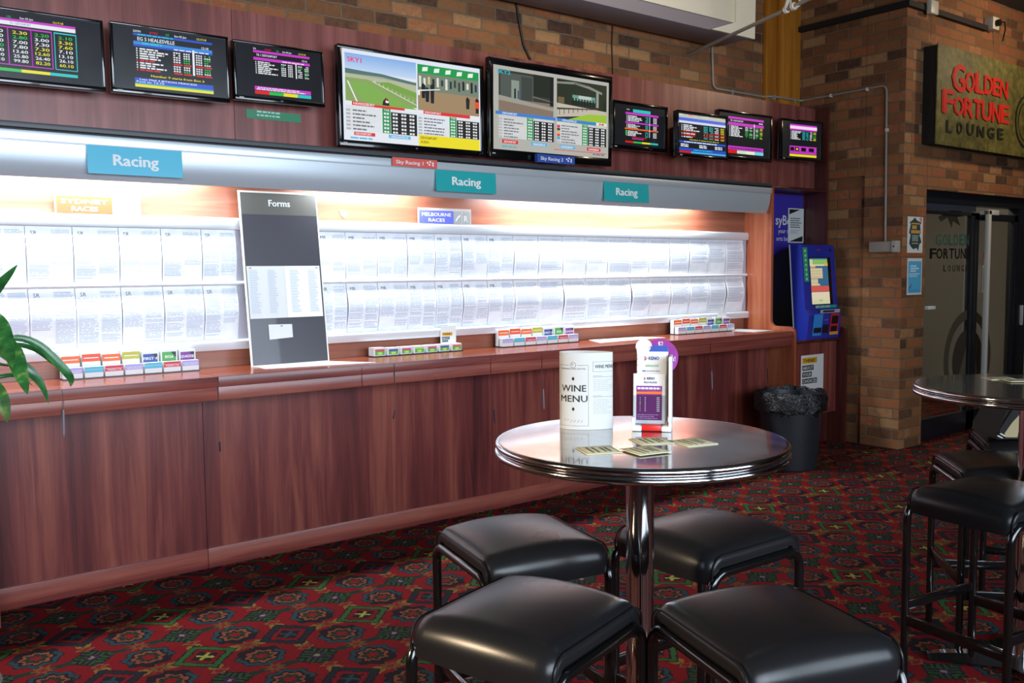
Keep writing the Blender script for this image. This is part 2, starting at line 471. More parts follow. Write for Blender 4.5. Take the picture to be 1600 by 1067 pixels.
class Canvas:
    """flat print work: rectangles, shapes and lettering stacked in thin layers on a surface facing local -Y"""
    def __init__(s, fn=None, eps=0.0006):
        s.v = []; s.f = []; s.mi_ = []; s.mats = []; s.eps = eps
        s.fn = fn or (lambda u, v, d: (u, -d, v))
    def _m(s, m):
        if m not in s.mats: s.mats.append(m)
        return s.mats.index(m)
    def poly(s, pts, m, layer=1):
        b = len(s.v); s.v += [s.fn(u, v, layer*s.eps) for u, v in pts]
        s.f.append(tuple(range(b, b+len(pts)))); s.mi_.append(s._m(m))
    def rect(s, x0, z0, x1, z1, m, layer=1, n=1):
        for k in range(n):
            a = x0+(x1-x0)*k/n; c = x0+(x1-x0)*(k+1)/n
            s.poly([(a, z0), (c, z0), (c, z1), (a, z1)], m, layer)
    def frame(s, x0, z0, x1, z1, t, m, layer=1):
        s.rect(x0, z0, x1, z0+t, m, layer); s.rect(x0, z1-t, x1, z1, m, layer)
        s.rect(x0, z0+t, x0+t, z1-t, m, layer); s.rect(x1-t, z0+t, x1, z1-t, m, layer)
    def disc(s, x, z, r, m, layer=1, n=28, rx=None):
        s.poly([(x+(rx or r)*math.cos(2*math.pi*k/n), z+r*math.sin(2*math.pi*k/n)) for k in range(n)], m, layer)
    def ring(s, x, z, r0, r1, m, layer=1, n=28):
        for k in range(n):
            a, c = 2*math.pi*k/n, 2*math.pi*(k+1)/n
            s.poly([(x+r0*math.cos(a), z+r0*math.sin(a)), (x+r1*math.cos(a), z+r1*math.sin(a)), (x+r1*math.cos(c), z+r1*math.sin(c)), (x+r0*math.cos(c), z+r0*math.sin(c))], m, layer)
    def text(s, t, x, z, h, m, layer=2, width=None, align='l', bold=False, shear=0.0, jitter=None):
        vs, fs, w = text_geo(t, bold)
        k = h/0.70; kx = k if width is None else width/max(w, 1e-6)
        W = w*kx; x -= {'l': 0, 'c': W/2, 'r': W}[align]
        i = s._m(m); t_ = 0.0 if not bold else (0.022 if bold is True else bold)*0.8
        for j, (du, dv) in enumerate(((-t_, 0), (t_, 0), (0, t_*.6), (0, -t_*.6)) if bold else ((0, 0),)):
            b = len(s.v)
            for (u, v) in vs: s.v.append(s.fn(x+(u+du)*kx+v*k*shear, z+(v+dv)*k, (layer+.2*j)*s.eps))
            for f in fs: s.f.append(tuple(q+b for q in f)); s.mi_.append(i)
    def bars(s, x0, x1, z0, z1, n, m, layer=2, fill=0.5, rag=0.35, words=False):
        """rows of print too small to read"""
        st = (z1-z0)/n
        for k in range(n):
            zz = z1-(k+0.5)*st; e = x1-(x1-x0)*rag*random.random()
            if words:
                a = x0
                while a < e:
                    c = min(e, a+(x1-x0)*random.uniform(.06, .16)); s.rect(a, zz-st*fill/2, c, zz+st*fill/2, m, layer); a = c+(x1-x0)*0.03
            else: s.rect(x0, zz-st*fill/2, e, zz+st*fill/2, m, layer)
    def build(s, name, parent=None, loc=None, rot=None, cut=None):
        me = bpy.data.meshes.new(name); me.from_pydata([tuple(p) for p in s.v], [], s.f)
        for m in s.mats: me.materials.append(m)
        for p, i in zip(me.polygons, s.mi_): p.material_index = i
        if cut:   # the print was laid out flat (u, depth, v): slice it finely, then bend it onto the surface
            bm = bmesh.new(); bm.from_mesh(me); us = [v.co.x for v in bm.verts]; u = min(us)+cut[0]
            while u < max(us):
                bmesh.ops.bisect_plane(bm, geom=bm.verts[:]+bm.edges[:]+bm.faces[:], plane_co=(u, 0, 0), plane_no=(1, 0, 0)); u += cut[0]
            for v in bm.verts: v.co = cut[1](v.co.x, v.co.z, -v.co.y)
            bm.to_mesh(me); bm.free()
        o = bpy.data.objects.new(name, me); COL.objects.link(o)
        if parent: o.parent = parent
        if loc is not None: o.location = loc
        if rot is not None: o.rotation_euler = rot
        return o

def plate(w, h, t, m, name, parent=None, loc=None, bev=0.0):
    b = MB(); b.box(0, w, 0, t, 0, h, m, bev); o = b.build(name, parent, world=False)
    if loc is not None: o.location = loc
    return o
ORD = ['first', 'second', 'third', 'fourth', 'fifth', 'sixth', 'seventh', 'eighth', 'ninth', 'tenth', 'eleventh', 'twelfth', 'thirteenth', 'fourteenth', 'fifteenth', 'sixteenth', 'seventeenth']

# ------------------------------------------------------------------ room shell
CEIL = 3.97
b = MB(); b.box(-4, 12, -3, 8, -0.1, 0, CARPET); struct(b.build('floor', smooth=0))
b = MB(); b.box(-4, 12, -3, 8, CEIL, CEIL+0.1, pm('#4a4644', 0.8)); struct(b.build('ceiling', smooth=0))
b = MB(); b.box(-4, 7.5, 5.14, 5.36, 0, CEIL, BRICK); struct(b.build('wall_back', smooth=0))
b = MB(); b.box(7.30, 7.68, 4.06, 4.42, 0, CEIL, BRICK, 0.006); b.box(7.30, 7.68, 4.42, 5.14, 2.34, CEIL, BRICK); b.box(7.335, 7.68, 4.42, 5.14, 0, 2.34, BRICK)
struct(b.build('wall_right', smooth=0))
b = MB(); b.box(7.68, 12, 4.06, 4.30, 2.215, CEIL, BRICK); b.box(10.9, 12, 4.06, 4.30, 0, 2.215, BRICK); struct(b.build('wall_doorway', smooth=0))
LW = pm('#969084', 0.8)
b = MB(); b.box(7.68, 12, 7.2, 7.3, 0, CEIL, LW); b.box(7.58, 7.68, 5.36, 7.3, 0, CEIL, LW); struct(b.build('wall_lounge', smooth=0))
DW = pm('#57504a', 0.85)
b = MB(); b.box(-4.1, -4, -3, 5.2, 0, CEIL, DW); struct(b.build('wall_left', smooth=0))
b = MB(); b.box(12, 12.1, -3, 8, 0, CEIL, LW); struct(b.build('wall_far', smooth=0))
b = MB()
b.box(-4, 12, -3.0, -2.9, 0, 0.75, DW); b.box(-4, 12, -3.0, -2.9, 3.7, CEIL, DW)
for x0, x1 in ((-4, -2.45), (2.05, 2.35), (5.45, 12)): b.box(x0, x1, -3.0, -2.9, 0.75, 3.7, DW)
struct(b.build('wall_front', smooth=0))
for k, (x0, x1) in enumerate(((-2.45, 2.05), (2.35, 5.45))):
    b = MB()
    b.box(x0, x1, -2.98, -2.92, 0.75, 0.81, BLACKFRAME); b.box(x0, x1, -2.98, -2.92, 3.64, 3.70, BLACKFRAME)
    for x in (x0, (x0+x1)/2-0.03, x1-0.06): b.box(x, x+0.06, -2.98, -2.92, 0.81, 3.64, BLACKFRAME)
    struct(b.build('window_%d' % (k+1), smooth=0))
# timber post in the corner of the brick wall
b = MB(); b.box(6.83, 6.98, 5.10, 5.139, 2.965, CEIL, TIMBER, 0.004); b.box(6.985, 7.295, 5.07, 5.139, 2.965, CEIL, TIMBER, 0.004)
o = b.build('timber_post', origin=(7.06, 5.12, 2.965)); tag(o, 'orange timber post in the corner of the brick wall above the screens', 'post')
# carpet seam
a = onZ(1255, 727, 0); c = onZ(1425, 769, 0); d = (c-a).normalized(); n = Vector((-d.y, d.x, 0))*0.006
b = MB(); i = b.mi(pm('#16090a', 0.9)); vs = [b.bm.verts.new(p+Vector((0, 0, 0.0015))) for p in (a-n, c-n, c+n, a+n)]; b._face(vs, i); vs = [b.bm.verts.new(p) for p in (a-n, c-n, c+n, a+n)]; b._face(vs, i)
struct(b.build('trim_1', smooth=0))

# ------------------------------------------------------------------ counter
XP = 6.41      # left face of the terminal niche's left panel
CT = 1.038
ctr = thing('betting_counter', 'long mahogany writing counter under the lit form boards', 'counter', (3.0, 4.6, 0))
SEAMS = [-0.7, 1.63, XP]
for k in range(2):
    x0, x1 = SEAMS[k]+0.0015, SEAMS[k+1]-0.0015
    b = MB(); b.box(x0, x1, 4.4945, 4.99, 0.988, CT, WOOD_TOP); b.build('worktop', ctr)
    b = MB(); b.box(x0, x1, 4.489, 4.4943, 0.988, CT, WOOD_H, 0.002); b.build('front_edge', ctr)
    b = MB(); b.box(x0, x1, 4.494, 4.53, 0.920, 0.9865, WOOD_H, 0.002); b.build('fascia', ctr)
    b = MB(); b.box(x0, x1, 4.735, 4.76, 0.10, 0.988, WOOD_V); b.build('front_panel', ctr)
    b = MB(); b.box(x0, x1, 4.725, 4.76, 0.0, 0.105, WOOD_H, 0.002); b.build('kick_board', ctr)
b = MB(); b.box(0.595, 0.625, 4.50, 4.734, 0.0, 0.919, WOOD_V, 0.002); b.build('support_panel', ctr)
# fine joints on the front edge
for px in (566, 617, 767, 847, 957, 1110):
    q = onY(px, 600 if px < 700 else 575, 4.489)
    b = MB(); b.box(q.x-0.001, q.x+0.001, 4.4885, 4.49, 0.921, 1.03, pm('#1c0b0a', 0.8)); b.build('joint', ctr)

# ------------------------------------------------------------------ form board cabinet
bc = thing('form_board', 'long white form board with aluminium rails above the counter', 'notice board', (3.0, 5.0, CT))
b = MB(); b.box(-0.7, XP, 4.992, 5.12, CT, 2.20, WOOD_BACK); b.build('back_panel', bc)
b = MB(); b.box(-0.7, 6.415-0.005, 4.972, 4.992, 1.16, 1.82, pm('#b9b7c4', 0.5)); b.build('board', bc)
def rail(z0, z1, y0, nm):
    b = MB()
    b.prism([(y0+0.004, z0), (y0, z0+0.006), (y0, z1-0.012), (y0+0.006, z1-0.004), (y0+0.014, z1), (4.991, z1), (4.991, z0)], 'x', -0.7, XP-0.002, ALU)
    b.build(nm, bc)
rail(1.793, 1.858, 4.945, 'top_rail'); rail(1.487, 1.510, 4.950, 'middle_rail'); rail(1.132, 1.188, 4.935, 'bottom_rail')

# sheets
INK = pm('#b4bdcc', 0.6); INK2 = pm('#a2acbd', 0.6); HEAD = pm('#5b626e', 0.6)
def sheet(x0, x1, row, head, label, ncol):
    z0, z1 = (1.512, 1.7915) if row == 0 else (1.1895, 1.486)
    W, H = x1-x0-0.004, z1-z0
    o = bpy.data.objects.new('form_sheet', None)
    amp = random.uniform(0.010, 0.016) if row == 0 else random.uniform(0.018, 0.030)
    lean = random.uniform(-.004, .004); sag = random.uniform(0, .05)
    def surf(u, v, d):
        t = v/H
        if row == 0: bul = amp*math.sin(math.pi*t)**1.3
        else: bul = amp*math.sin(math.pi*min(1, t*1.02))**1.6*(0.6+0.7*t) - 0.004*(1-t)
        return (u, -bul-d - lean*(u/W-0.5)*math.sin(math.pi*t), v)
    b = MB(); b.grid(lambda a, c: surf(a*W, c*H, 0), 4, 18, PAPER)
    b.grid(lambda a, c: tuple(Vector(surf(a*W, c*H, 0))+Vector((0, 0.0012, 0))), 4, 18, PAPER, True)
    sh = b.build('form_sheet', world=False, smooth=60, recalc=False); sh.location = (x0+0.002, 4.967, z0)
    tag(sh, label, 'paper sheet', 'race form sheets on the board')
    cv = Canvas(surf, 0.0009)
    top = H-0.018
    if head: cv.text(head, W*0.10, H-0.042, 0.020, HEAD, 2)
    cw = W/ncol
    for c in range(ncol):
        a = c*cw+cw*0.08; e = (c+1)*cw-cw*0.06
        zt = H-0.05 if (c == 0 and head) else H-0.018
        zb = random.choice([0.02, 0.03, 0.05, 0.09])
        z = zt
        while z > zb:
            if random.random() < 0.10: z -= 0.008
            ln = random.choice([1, .9, .95, .8, 1])
            if random.random() < 0.6: cv.rect(a, z-0.003, a+(e-a)*ln, z, INK if random.random() < .75 else INK2, 1)
            else:
                k = a
                while k < e-0.006:
                    kk = min(e, k+random.uniform(.01, .035)); cv.rect(k, z-0.003, kk, z, INK, 1); k = kk+0.006
            z -= 0.0072
    cv.build('print', sh)
    return sh
SR = [-30, 41, 115, 187, 253, 316, 370]
MRX = [497, 541, 590, 637, 680, 722, 762, 803]
REST = [803, 842, 880, 916, 950, 986, 1015, 1047, 1077, 1107, 1134, 1162]
for row in (0, 1):
    rn = ('upper', 'lower')[row]
    xs = [onY(p, 400, 4.955).x for p in SR]
    for k in range(len(xs)-1):
        lb = 'white SR form sheet in the %s row, %s to the left of the Forms board' % (rn, ORD[len(xs)-2-k] if k < len(xs)-2 else 'directly')
        sheet(xs[k], xs[k+1], row, 'SR' if k > 0 else None, lb, 2)
    xs = [onY(p, 400, 4.955).x for p in MRX]
    for k in range(len(xs)-1):
        lb = 'white MR form sheet in the %s row, %s to the right of the Forms board' % (rn, ORD[k] if k else 'directly')
        sheet(xs[k], xs[k+1], row, 'MR', lb, 2)
    xs = [onY(p, 400, 4.955).x for p in REST]
    for k in range(len(xs)-1):
        lb = 'white form sheet without heading in the %s row, %s from the board\'s right end' % (rn, ORD[len(xs)-2-k])
        sheet(xs[k], xs[k+1], row, None, lb, 1)

# ------------------------------------------------------------------ metal hood
hd = thing('light_hood', 'curved brushed metal light hood over the form boards', 'light hood', (3.0, 4.75, 2.0))
HX0, HX1 = -0.9, 6.40
b = MB(); prof = [(4.715, 2.215), (4.715, 2.168), (4.719, 2.166), (4.721, 2.15), (4.724, 2.12), (4.730, 2.085), (4.742, 2.045), (4.763, 2.008),
                  (4.768, 2.010), (4.747, 2.048), (4.736, 2.087), (4.730, 2.12), (4.727, 2.205), (4.87, 2.205), (4.87, 2.215)]
b.prism(prof, 'x', HX0, HX1, HOODMETAL); b.build('curved_shell', hd, smooth=30)
b = MB(); b.box(HX0, HX1+0.005, 4.709, 4.7145, 2.170, 2.2145, HOODMETAL, 0.002); b.build('lip', hd)
b = MB(); b.box(HX0, HX1+.005, 4.722, 4.868, 2.2155, 2.224, pm('#050506', 0.6)); b.box(HX0, HX1+.005, 4.712, 4.868, 2.226, 2.252, pm('#33363a', 0.45), 0.002); b.build('top_ledge', hd)

def sign_on_hood(px0, px1, py_t0, py_b0, txt, face, ink, label, dark=False):
    a = onY(px0, py_t0, 4.70); e = onY(px1, py_t0+(px1-px0)*0.06, 4.70); zb = onY(px0, py_b0, 4.70).z
    W, H = e.x-a.x, 2.165-zb
    M = Matrix.Translation((a.x, 4.7045, zb)) @ Matrix.Rotation(R_(-3.0), 4, 'X')
    t = thing('hanging_sign', label, 'sign', mat=M, group='hanging signs on the light hood')
    plate(W, H+0.004, 0.003, face, 'panel', t)
    cv = Canvas(); cv.text(txt, W/2, H*0.34, H*0.40, ink, 1, width=W*.47, align='c', bold=0.04); cv.build('lettering', t)
TEAL = pm('#1f9a9c', 0.35); PALEB = pm('#57b3cc', 0.22)
sign_on_hood(136, 285, 227, 270, 'Racing', PALEB, WHITEP, 'pale blue glossy Racing sign on the hood, leftmost of three')
sign_on_hood(682, 776, 266, 298, 'Racing', TEAL, WHITEP, 'teal Racing sign on the hood below the two big screens')
sign_on_hood(945, 1015, 285, 313, 'Racing', TEAL, WHITEP, 'teal Racing sign on the hood nearest the terminal niche')

def small_sign(name, px0, py0, px1, py1, pyb, Y, txt, face, ink, label, art=True, thick=0.004, tx=None):
    a = onY(px0, py0, Y); e = onY(px1, py1, Y); zb = onY(px0, pyb, Y).z
    W, H = e.x-a.x, a.z-zb
    t = thing(name, label, 'sign', (a.x, Y, zb))
    plate(W, H, thick, face, 'panel', t)
    cv = Canvas()
    if txt: cv.text(txt, W*0.08, H*0.28, H*0.42, ink, 1, width=W*(0.60 if art else .84), bold=True)
    if art:
        lg = Canvas()
        for dx, dz in ((.78, .62), (.84, .74), (.9, .6), (.82, .4), (.9, .35)): lg.disc(W*dx, H*dz, H*0.13, ink, 1)
        lg.build('emblem', t)
    if txt: cv.build('lettering', t)
    return t
small_sign('channel_sign', 613, 245, 683, 250, 258.5, 4.695, 'Sky Racing 1', pm('#d0554c', 0.4), WHITEP, 'red channel sign with white lettering below the left big screen')
small_sign('channel_sign', 840, 240, 898, 244, 252.5, 4.66, 'Sky Racing 2', pm('#2a4a9c', 0.4), WHITEP, 'blue channel sign with white lettering below the right big screen', thick=0.03)
t = small_sign('green_sign', 384.6, 170, 469.6, 178, 184, 4.866, None, pm('#2f7a55', 0.35), WHITEP, 'small green notice plate on the panel under the third screen', art=False)
cv = Canvas(); cv.bars(0.06, 0.24, 0.012, 0.05, 2, pm('#9ccab0', 0.5), 1, 0.5, 0.3, True); cv.build('print', t)

# race venue signs standing on the top rail
def venue_sign(px0, py0, px1, py1, pyb, face, l1, l2, label):
    Y = 4.955; a = onY(px0, py0, Y); e = onY(px1, py1, Y)
    W, H = e.x-a.x, a.z-1.858
    t = thing('venue_sign', label, 'sign', (a.x, Y, 1.8585))
    plate(W, H, 0.004, pm('#b9b4ae', 0.25), 'holder', t)
    cv = Canvas()
    cv.rect(W*.02, 0.0, W*.66, H*.84, face, 1); cv.rect(W*.67, 0, W*.98, H*.84, pm('#9a9a98', 0.4), 1)
    cv.text(l1, W*.34, H*.48, H*.22, WHITEP, 2, width=W*.54, align='c', bold=0.03)
    cv.text(l2, W*.34, H*.12, H*.22, WHITEP, 2, width=W*.30, align='c', bold=0.03)
    cv.poly([(W*.69, H*.2), (W*.73, H*.45), (W*.78, H*.62), (W*.79, H*.52), (W*.75, H*.4), (W*.71, H*.18)], WHITEP, 2)
    cv.rect(W*.815, 0, W*.82, H*.8, WHITEP, 2)
    cv.text('R', W*.86, H*.16, H*.40, WHITEP, 2)
    cv.build('print', t)
venue_sign(653, 324, 736, 331, 349, pm('#5b62c0', 0.4), 'MELBOURNE', 'RACES', 'blue and grey Melbourne Races sign standing on the top rail')
venue_sign(84, 300, 219, 307, 337, pm('#e0562c', 0.35), 'SYDNEY', 'RACES', 'orange and grey Sydney Races sign standing on the top rail')
q = onY(530, 333, 4.988)
cv = MB(); i = cv.mi(WHITEP)
pts = [(0, .018), (.045, .012), (.05, -.008), (.035, -.028), (.012, -.008)]
cv.prism([(q.x+u, q.z+v) for u, v in pts], 'y', 4.986, 4.9915, WHITEP)
tag(cv.build('paper_scrap', origin=(q.x, 4.9885, q.z)), 'torn white paper scrap stuck on the wood right of the Forms board', 'paper scrap')

# ------------------------------------------------------------------ Forms board leaning on the counter
TL, TR = onY(372, 297, 4.915), onY(494, 303, 4.915)
FW = TR.x-TL.x
FB = (4.80, CT+0.001); FT = (4.915, TL.z)
FH = math.hypot(FT[1]-FB[1], FT[0]-FB[0])
M = Matrix.Translation((TL.x, FB[0], FB[1])) @ Matrix.Rotation(-math.atan2(FT[0]-FB[0], FT[1]-FB[1]), 4, 'X')
fb = thing('forms_display_board', 'tall black Forms board leaning between the form boards', 'display board', mat=M)
FBK = pm('#3c3a42', 0.33, 0, 0.3)
plate(FW, FH, 0.012, pm('#e8e6da', 0.4), 'backing', fb)
cv = Canvas(); cv.rect(.008, .008, FW-.008, FH-.010, FBK, 1); cv.rect(.008, FH*.865, FW-.008, FH-.010, pm('#57554f', 0.4), 2)
cv.text('Forms', FW*.5, FH*.915, .036, WHITEP, 3, align='c', bold=0.035); cv.build('face', fb)
cv = Canvas(); cv.rect(.012, FH*.272, FW*.50, FH*.570, WHITEP, 4); cv.rect(.50*FW, FH*.272, FW-.018, FH*.570, pm('#f0f2f6', 0.45), 5)
for x0 in (.05, .28, .56, .80):
    cv.bars(FW*x0, FW*(x0+.13), FH*.30, FH*.55, 26, INK, 6, .4, .4)
cv.rect(.025, FH*.556, .04, FH*.562, pm('#d05060'), 7); cv.rect(FW-.045, FH*.556, FW-.03, FH*.562, pm('#3a9a7a'), 7)
cv.build('result_sheet', fb)
cv = Canvas(); cv.poly([(FW*.24, FH*.150), (FW*.54, FH*.157), (FW*.54, FH*.233), (FW*.24, FH*.236)], WHITEP, 8); cv.rect(FW*.39, FH*.222, FW*.42, FH*.228, pm('#3a9a6a'), 9); cv.build('note', fb)

# papers lying on the counter
def flat_paper(pxs, label):
    P = [onZ(x, y, CT+0.003) for x, y in pxs]
    for p in P: p.y = min(p.y, 4.975)
    c = sum(P, Vector())/4
    b = MB(); b.prism([(p.x, p.y) for p in P], 'z', CT+0.0008, CT+0.003, WHITEP)
    tag(b.build('paper', origin=(c.x, c.y, CT)), label, 'paper', 'loose papers on the counter')
flat_paper([(415, 576), (393, 571.5), (500, 563.5), (588, 566)], 'loose white paper on the counter at the foot of the Forms board')
flat_paper([(938, 535.5), (920, 531), (1000, 526), (1040, 527)], 'loose white paper on the counter behind the keno stand')
flat_paper([(1180, 518.5), (1128, 516), (1150, 513.5), (1208, 516)], 'loose white paper at the right end of the counter')

# ------------------------------------------------------------------ racks of betting slips
def slip_rack(px0, py0, px1, py1, kind, where, short='low rack', n=7):
    a = onZ(px0, py0, CT); e = onZ(px1, py1, CT)
    y = (a.y+e.y)/2; W = e.x-a.x
    rk = thing('slip_rack', 'clear acrylic slip rack %s' % where, 'rack', (a.x, y, CT))
    b = MB(); b.box(a.x, e.x, y, y+0.10, CT+0.0005, CT+0.006, pm('#1d2530', 0.3)); b.build('tray', rk)
    if kind == 'tall':
        b = MB(); b.box(a.x, e.x, y+0.046, y+0.050, CT+0.006, CT+0.055, ACRYLIC); b.box(a.x, e.x, y+0.094, y+0.10, CT+0.006, CT+0.085, ACRYLIC); b.build('divider', rk)
        front = ['#a9a3da', '#4fb3cf', '#c9324a', '#a9a3da', '#4fb3cf', '#c9324a', '#a9a3da']
        fn = ['lilac', 'light blue', 'crimson', 'lilac', 'light blue', 'crimson', 'lilac']
        ft = ['WIN & PLACE', '', 'PLEASE TRIFECTA', 'WIN & PLACE', '', 'PLEASE TRIFECTA', 'WIN & PLACE']
        back = ['#e2632e', '#de4f2c', '#e2632e', '#b3ad3a', '#3c4f94', '#4c9a4a', '#7a3a8c']
        bn = ['orange', 'red-orange', 'orange', 'olive', 'dark blue', 'green', 'purple']
        bt = ['', '', '', '', 'FIRST 4', 'BIG6', 'QUADDIE']
        st = W/n
        for k in range(n):
            for rowi, (cc, nm, tx) in enumerate(((front[k], fn[k], ft[k]), (back[k], bn[k], bt[k]))):
                h = 0.053 if rowi == 0 else 0.108+0.006*(k % 2)
                yy = y+0.006 if rowi == 0 else y+0.053
                ow = st*0.90
                x0 = a.x+st*k+st*0.05
                t = thing('slip_pad', '%s-topped slip pad, %s row, %s from left in the %s' % (nm, ('front', 'back')[rowi], ORD[k], short), 'slip pad', (x0, yy, CT+0.0065), 'betting slip pads')
                plate(ow, h, 0.036, WHITEP, 'pad', t)
                cv = Canvas()
                m = pm(cc, 0.45)
                if rowi == 0: cv.rect(0, h*.45, ow, h-.001, m, 1, 1); cv.rect(0, h*.72, ow, h*.745, WHITEP, 2)
                elif k < 4: cv.rect(0, h*.66, ow, h-.001, m, 1); cv.rect(ow*.1, h*.80, ow*.9, h*.84, WHITEP, 2)
                else: cv.rect(ow*.08, h*.42, ow*.92, h*.88, m, 1); cv.poly([(ow*.6, h*.88), (ow*.92, h*.88), (ow*.92, h*.6)], pm('#2f3338', .5), 2)
                tx = tx.replace('PLEASE ', '')
                if tx: cv.text(tx, ow/2, h*(.52 if rowi == 0 else .60), h*(.18 if rowi == 0 else .13), WHITEP, 3, width=ow*.8 if len(tx) > 6 else None, align='c', bold=True)
                cv.build('print', t)
    else:
        cols = ['#c24a5a', '#4a4aa8', '#c2467a', '#9ac860', '#c2467a', '#4a4aa8', '#d0604a']
        nms = ['red and green', 'blue and green', 'pink and green', 'pale green', 'magenta and green', 'violet and green', 'orange and green']
        st = W/n
        for k in range(n):
            x0 = a.x+st*k+st*0.06; ow = st*.86; h = 0.045 if k else .05
            t = thing('card_pad', '%s card pad, %s from left in the low rack' % (nms[k], ORD[k]), 'card pad', (x0, y+0.01, CT+0.0065), 'small card pads')
            plate(ow, h, 0.06, WHITEP, 'pad', t)
            cv = Canvas(); cv.rect(ow*.14, h*.55, ow*.96, h*.8, pm(cols[k], .5), 1); cv.rect(ow*.14, h*.1, ow*.96, h*.55, pm('#4aa85a', .5), 1); cv.disc(ow*.55, h*.3, h*.16, pm('#b8d850', .5), 2, rx=ow*.22); cv.build('print', t)
    return a, e, y
slip_rack(101, 596, 310, 578.5, 'tall', 'at the left end of the counter', 'left-end rack')
ra = slip_rack(582, 558.5, 726, 548.5, 'low', 'right of the Forms board')
rb = slip_rack(786, 543.5, 905, 534.5, 'tall', 'near the middle of the counter', 'middle rack')
rc = slip_rack(1059, 523.5, 1150, 517, 'tall', 'at the right end of the counter', 'right-end rack')
def think_card(x, y, W, H, label):
    t = thing('think_card', label, 'card', (x, y, CT+0.0065))
    plate(W, H, 0.003, WHITEP, 'card', t)
    cv = Canvas(); cv.rect(W*.1, H*.60, W*.76, H*.74, pm('#d8a024', .5), 1); cv.text('THINK!', W*.14, H*.63, H*.08, pm('#15130f'), 2, width=W*.56, bold=True)
    cv.rect(W*.08, H*.44, W*.58, H*.56, pm('#3a4450', .5), 1); cv.text('ABOUT', W*.10, H*.465, H*.07, WHITEP, 2, width=W*.44); cv.rect(W*.08, H*.34, W*.48, H*.42, pm('#5a6470', .5), 1)
    cv.build('print', t)
think_card(ra[1].x-0.125, ra[2]+0.0745, 0.12, 0.155, 'white THINK card with yellow and grey blocks in the low slip rack')
think_card(rc[1].x-0.115, rc[2]+0.0895, 0.11, 0.145, 'white THINK card with yellow block at the right end slip rack')

# pens hanging on cords
for k, (px, y0, y1, yp, wh) in enumerate(((97, 606, 640, 682, 'leftmost, near the potted plant'), (341, 594, 690, 706, 'at the joint left of the Forms board'), (616, 567, 640, 655, 'below the low slip rack'),
                                     (770, 600, 640, 662, 'left of the wine menu'), (847, 575, 608, 640, 'just left of the wine menu'), (1110, 555, 580, 609, 'right of the keno stand'), (1197, 548, 575, 601, 'nearest the waste bin'))):
    top = onY(px, y0, 4.484); mid = onY(px+2, y1, 4.482); bot = onY(px+3 if k != 2 else px-2, yp, 4.484)
    top.z = min(top.z, CT-0.002)
    t = thing('counter_pen', 'pen on a cord at the counter edge, %s' % wh, 'pen', (top.x, 4.487, top.z), 'pens hanging from the counter')
    b = MB(); b.tube([(top.x, 4.4885, top.z), ((top.x+mid.x)/2+.004, 4.486, (top.z+mid.z)/2), tuple(mid)], 0.0013, pm('#5a5048', .5), 6); b.build('cord', t)
    b = MB(); b.tube([tuple(mid), tuple(mid.lerp(bot, .85)), tuple(bot)], lambda i, n: (.0045, .0045, .001)[i], pm('#8a8c98' if k in (0, 4, 5) else '#39323a', .3), 8); b.build('pen_barrel', t)

# ------------------------------------------------------------------ bulkhead behind the screens
bh = thing('bulkhead', 'mahogany bulkhead panel carrying the row of screens', 'panel', (3.0, 5.0, 2.25))
for x0, x1 in ((-1.2, 1.905), (1.908, 4.2), (4.203, 7.235)):
    b = MB(); b.box(x0, x1, 4.87, 4.89, 2.25, 2.962, WOOD_PANEL); b.build('front_panel', bh)
b = MB(); b.box(-1.2, 7.235, 4.89, 5.138, 2.94, 2.962, WOOD_H); b.build('top_panel', bh)

# ------------------------------------------------------------------ terminal niche
nc = thing('terminal_cabinet', 'tall mahogany cabinet niche holding the blue betting terminal', 'cabinet', (6.84, 4.8, 0))
def arc(cx, cy, r, a0, a1, n=6): return [(cx+r*math.cos(R_(a0+(a1-a0)*k/n)), cy+r*math.sin(R_(a0+(a1-a0)*k/n))) for k in range(n+1)]
def gable(yl, yu, zs, ztop):
    return [(yl, 0)] + arc(yl+.06, zs-.06, .06, 180, 90) + arc(yu-.05, zs+.05, .05, 270, 360) + [(yu, ztop), (5.138, ztop), (5.138, 0)]
b = MB(); b.prism(gable(4.478, 4.715, 1.072, 2.22), 'x', XP+0.001, XP+0.031, WOOD_END); b.build('left_panel', nc)
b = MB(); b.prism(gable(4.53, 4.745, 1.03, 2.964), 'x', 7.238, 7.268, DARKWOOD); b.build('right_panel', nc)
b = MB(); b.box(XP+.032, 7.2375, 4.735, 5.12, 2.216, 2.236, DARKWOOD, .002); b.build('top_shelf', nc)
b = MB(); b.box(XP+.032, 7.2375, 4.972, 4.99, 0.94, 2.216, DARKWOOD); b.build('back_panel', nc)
b = MB(); b.box(XP+.002, 7.2375, 4.80, 4.868, 2.2365, 2.25, pm('#0a0808', .6)); b.build('painted_gap_shade', nc)  # solid near-black strip, the gap's shade put into its colour
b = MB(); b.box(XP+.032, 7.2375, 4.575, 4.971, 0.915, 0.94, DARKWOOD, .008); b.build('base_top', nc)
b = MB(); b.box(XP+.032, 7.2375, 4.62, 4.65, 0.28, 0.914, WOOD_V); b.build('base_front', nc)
b = MB(); b.box(XP+.032, 7.2375, 4.70, 4.72, 0.0, 0.279, DARKWOOD); b.build('plinth', nc)
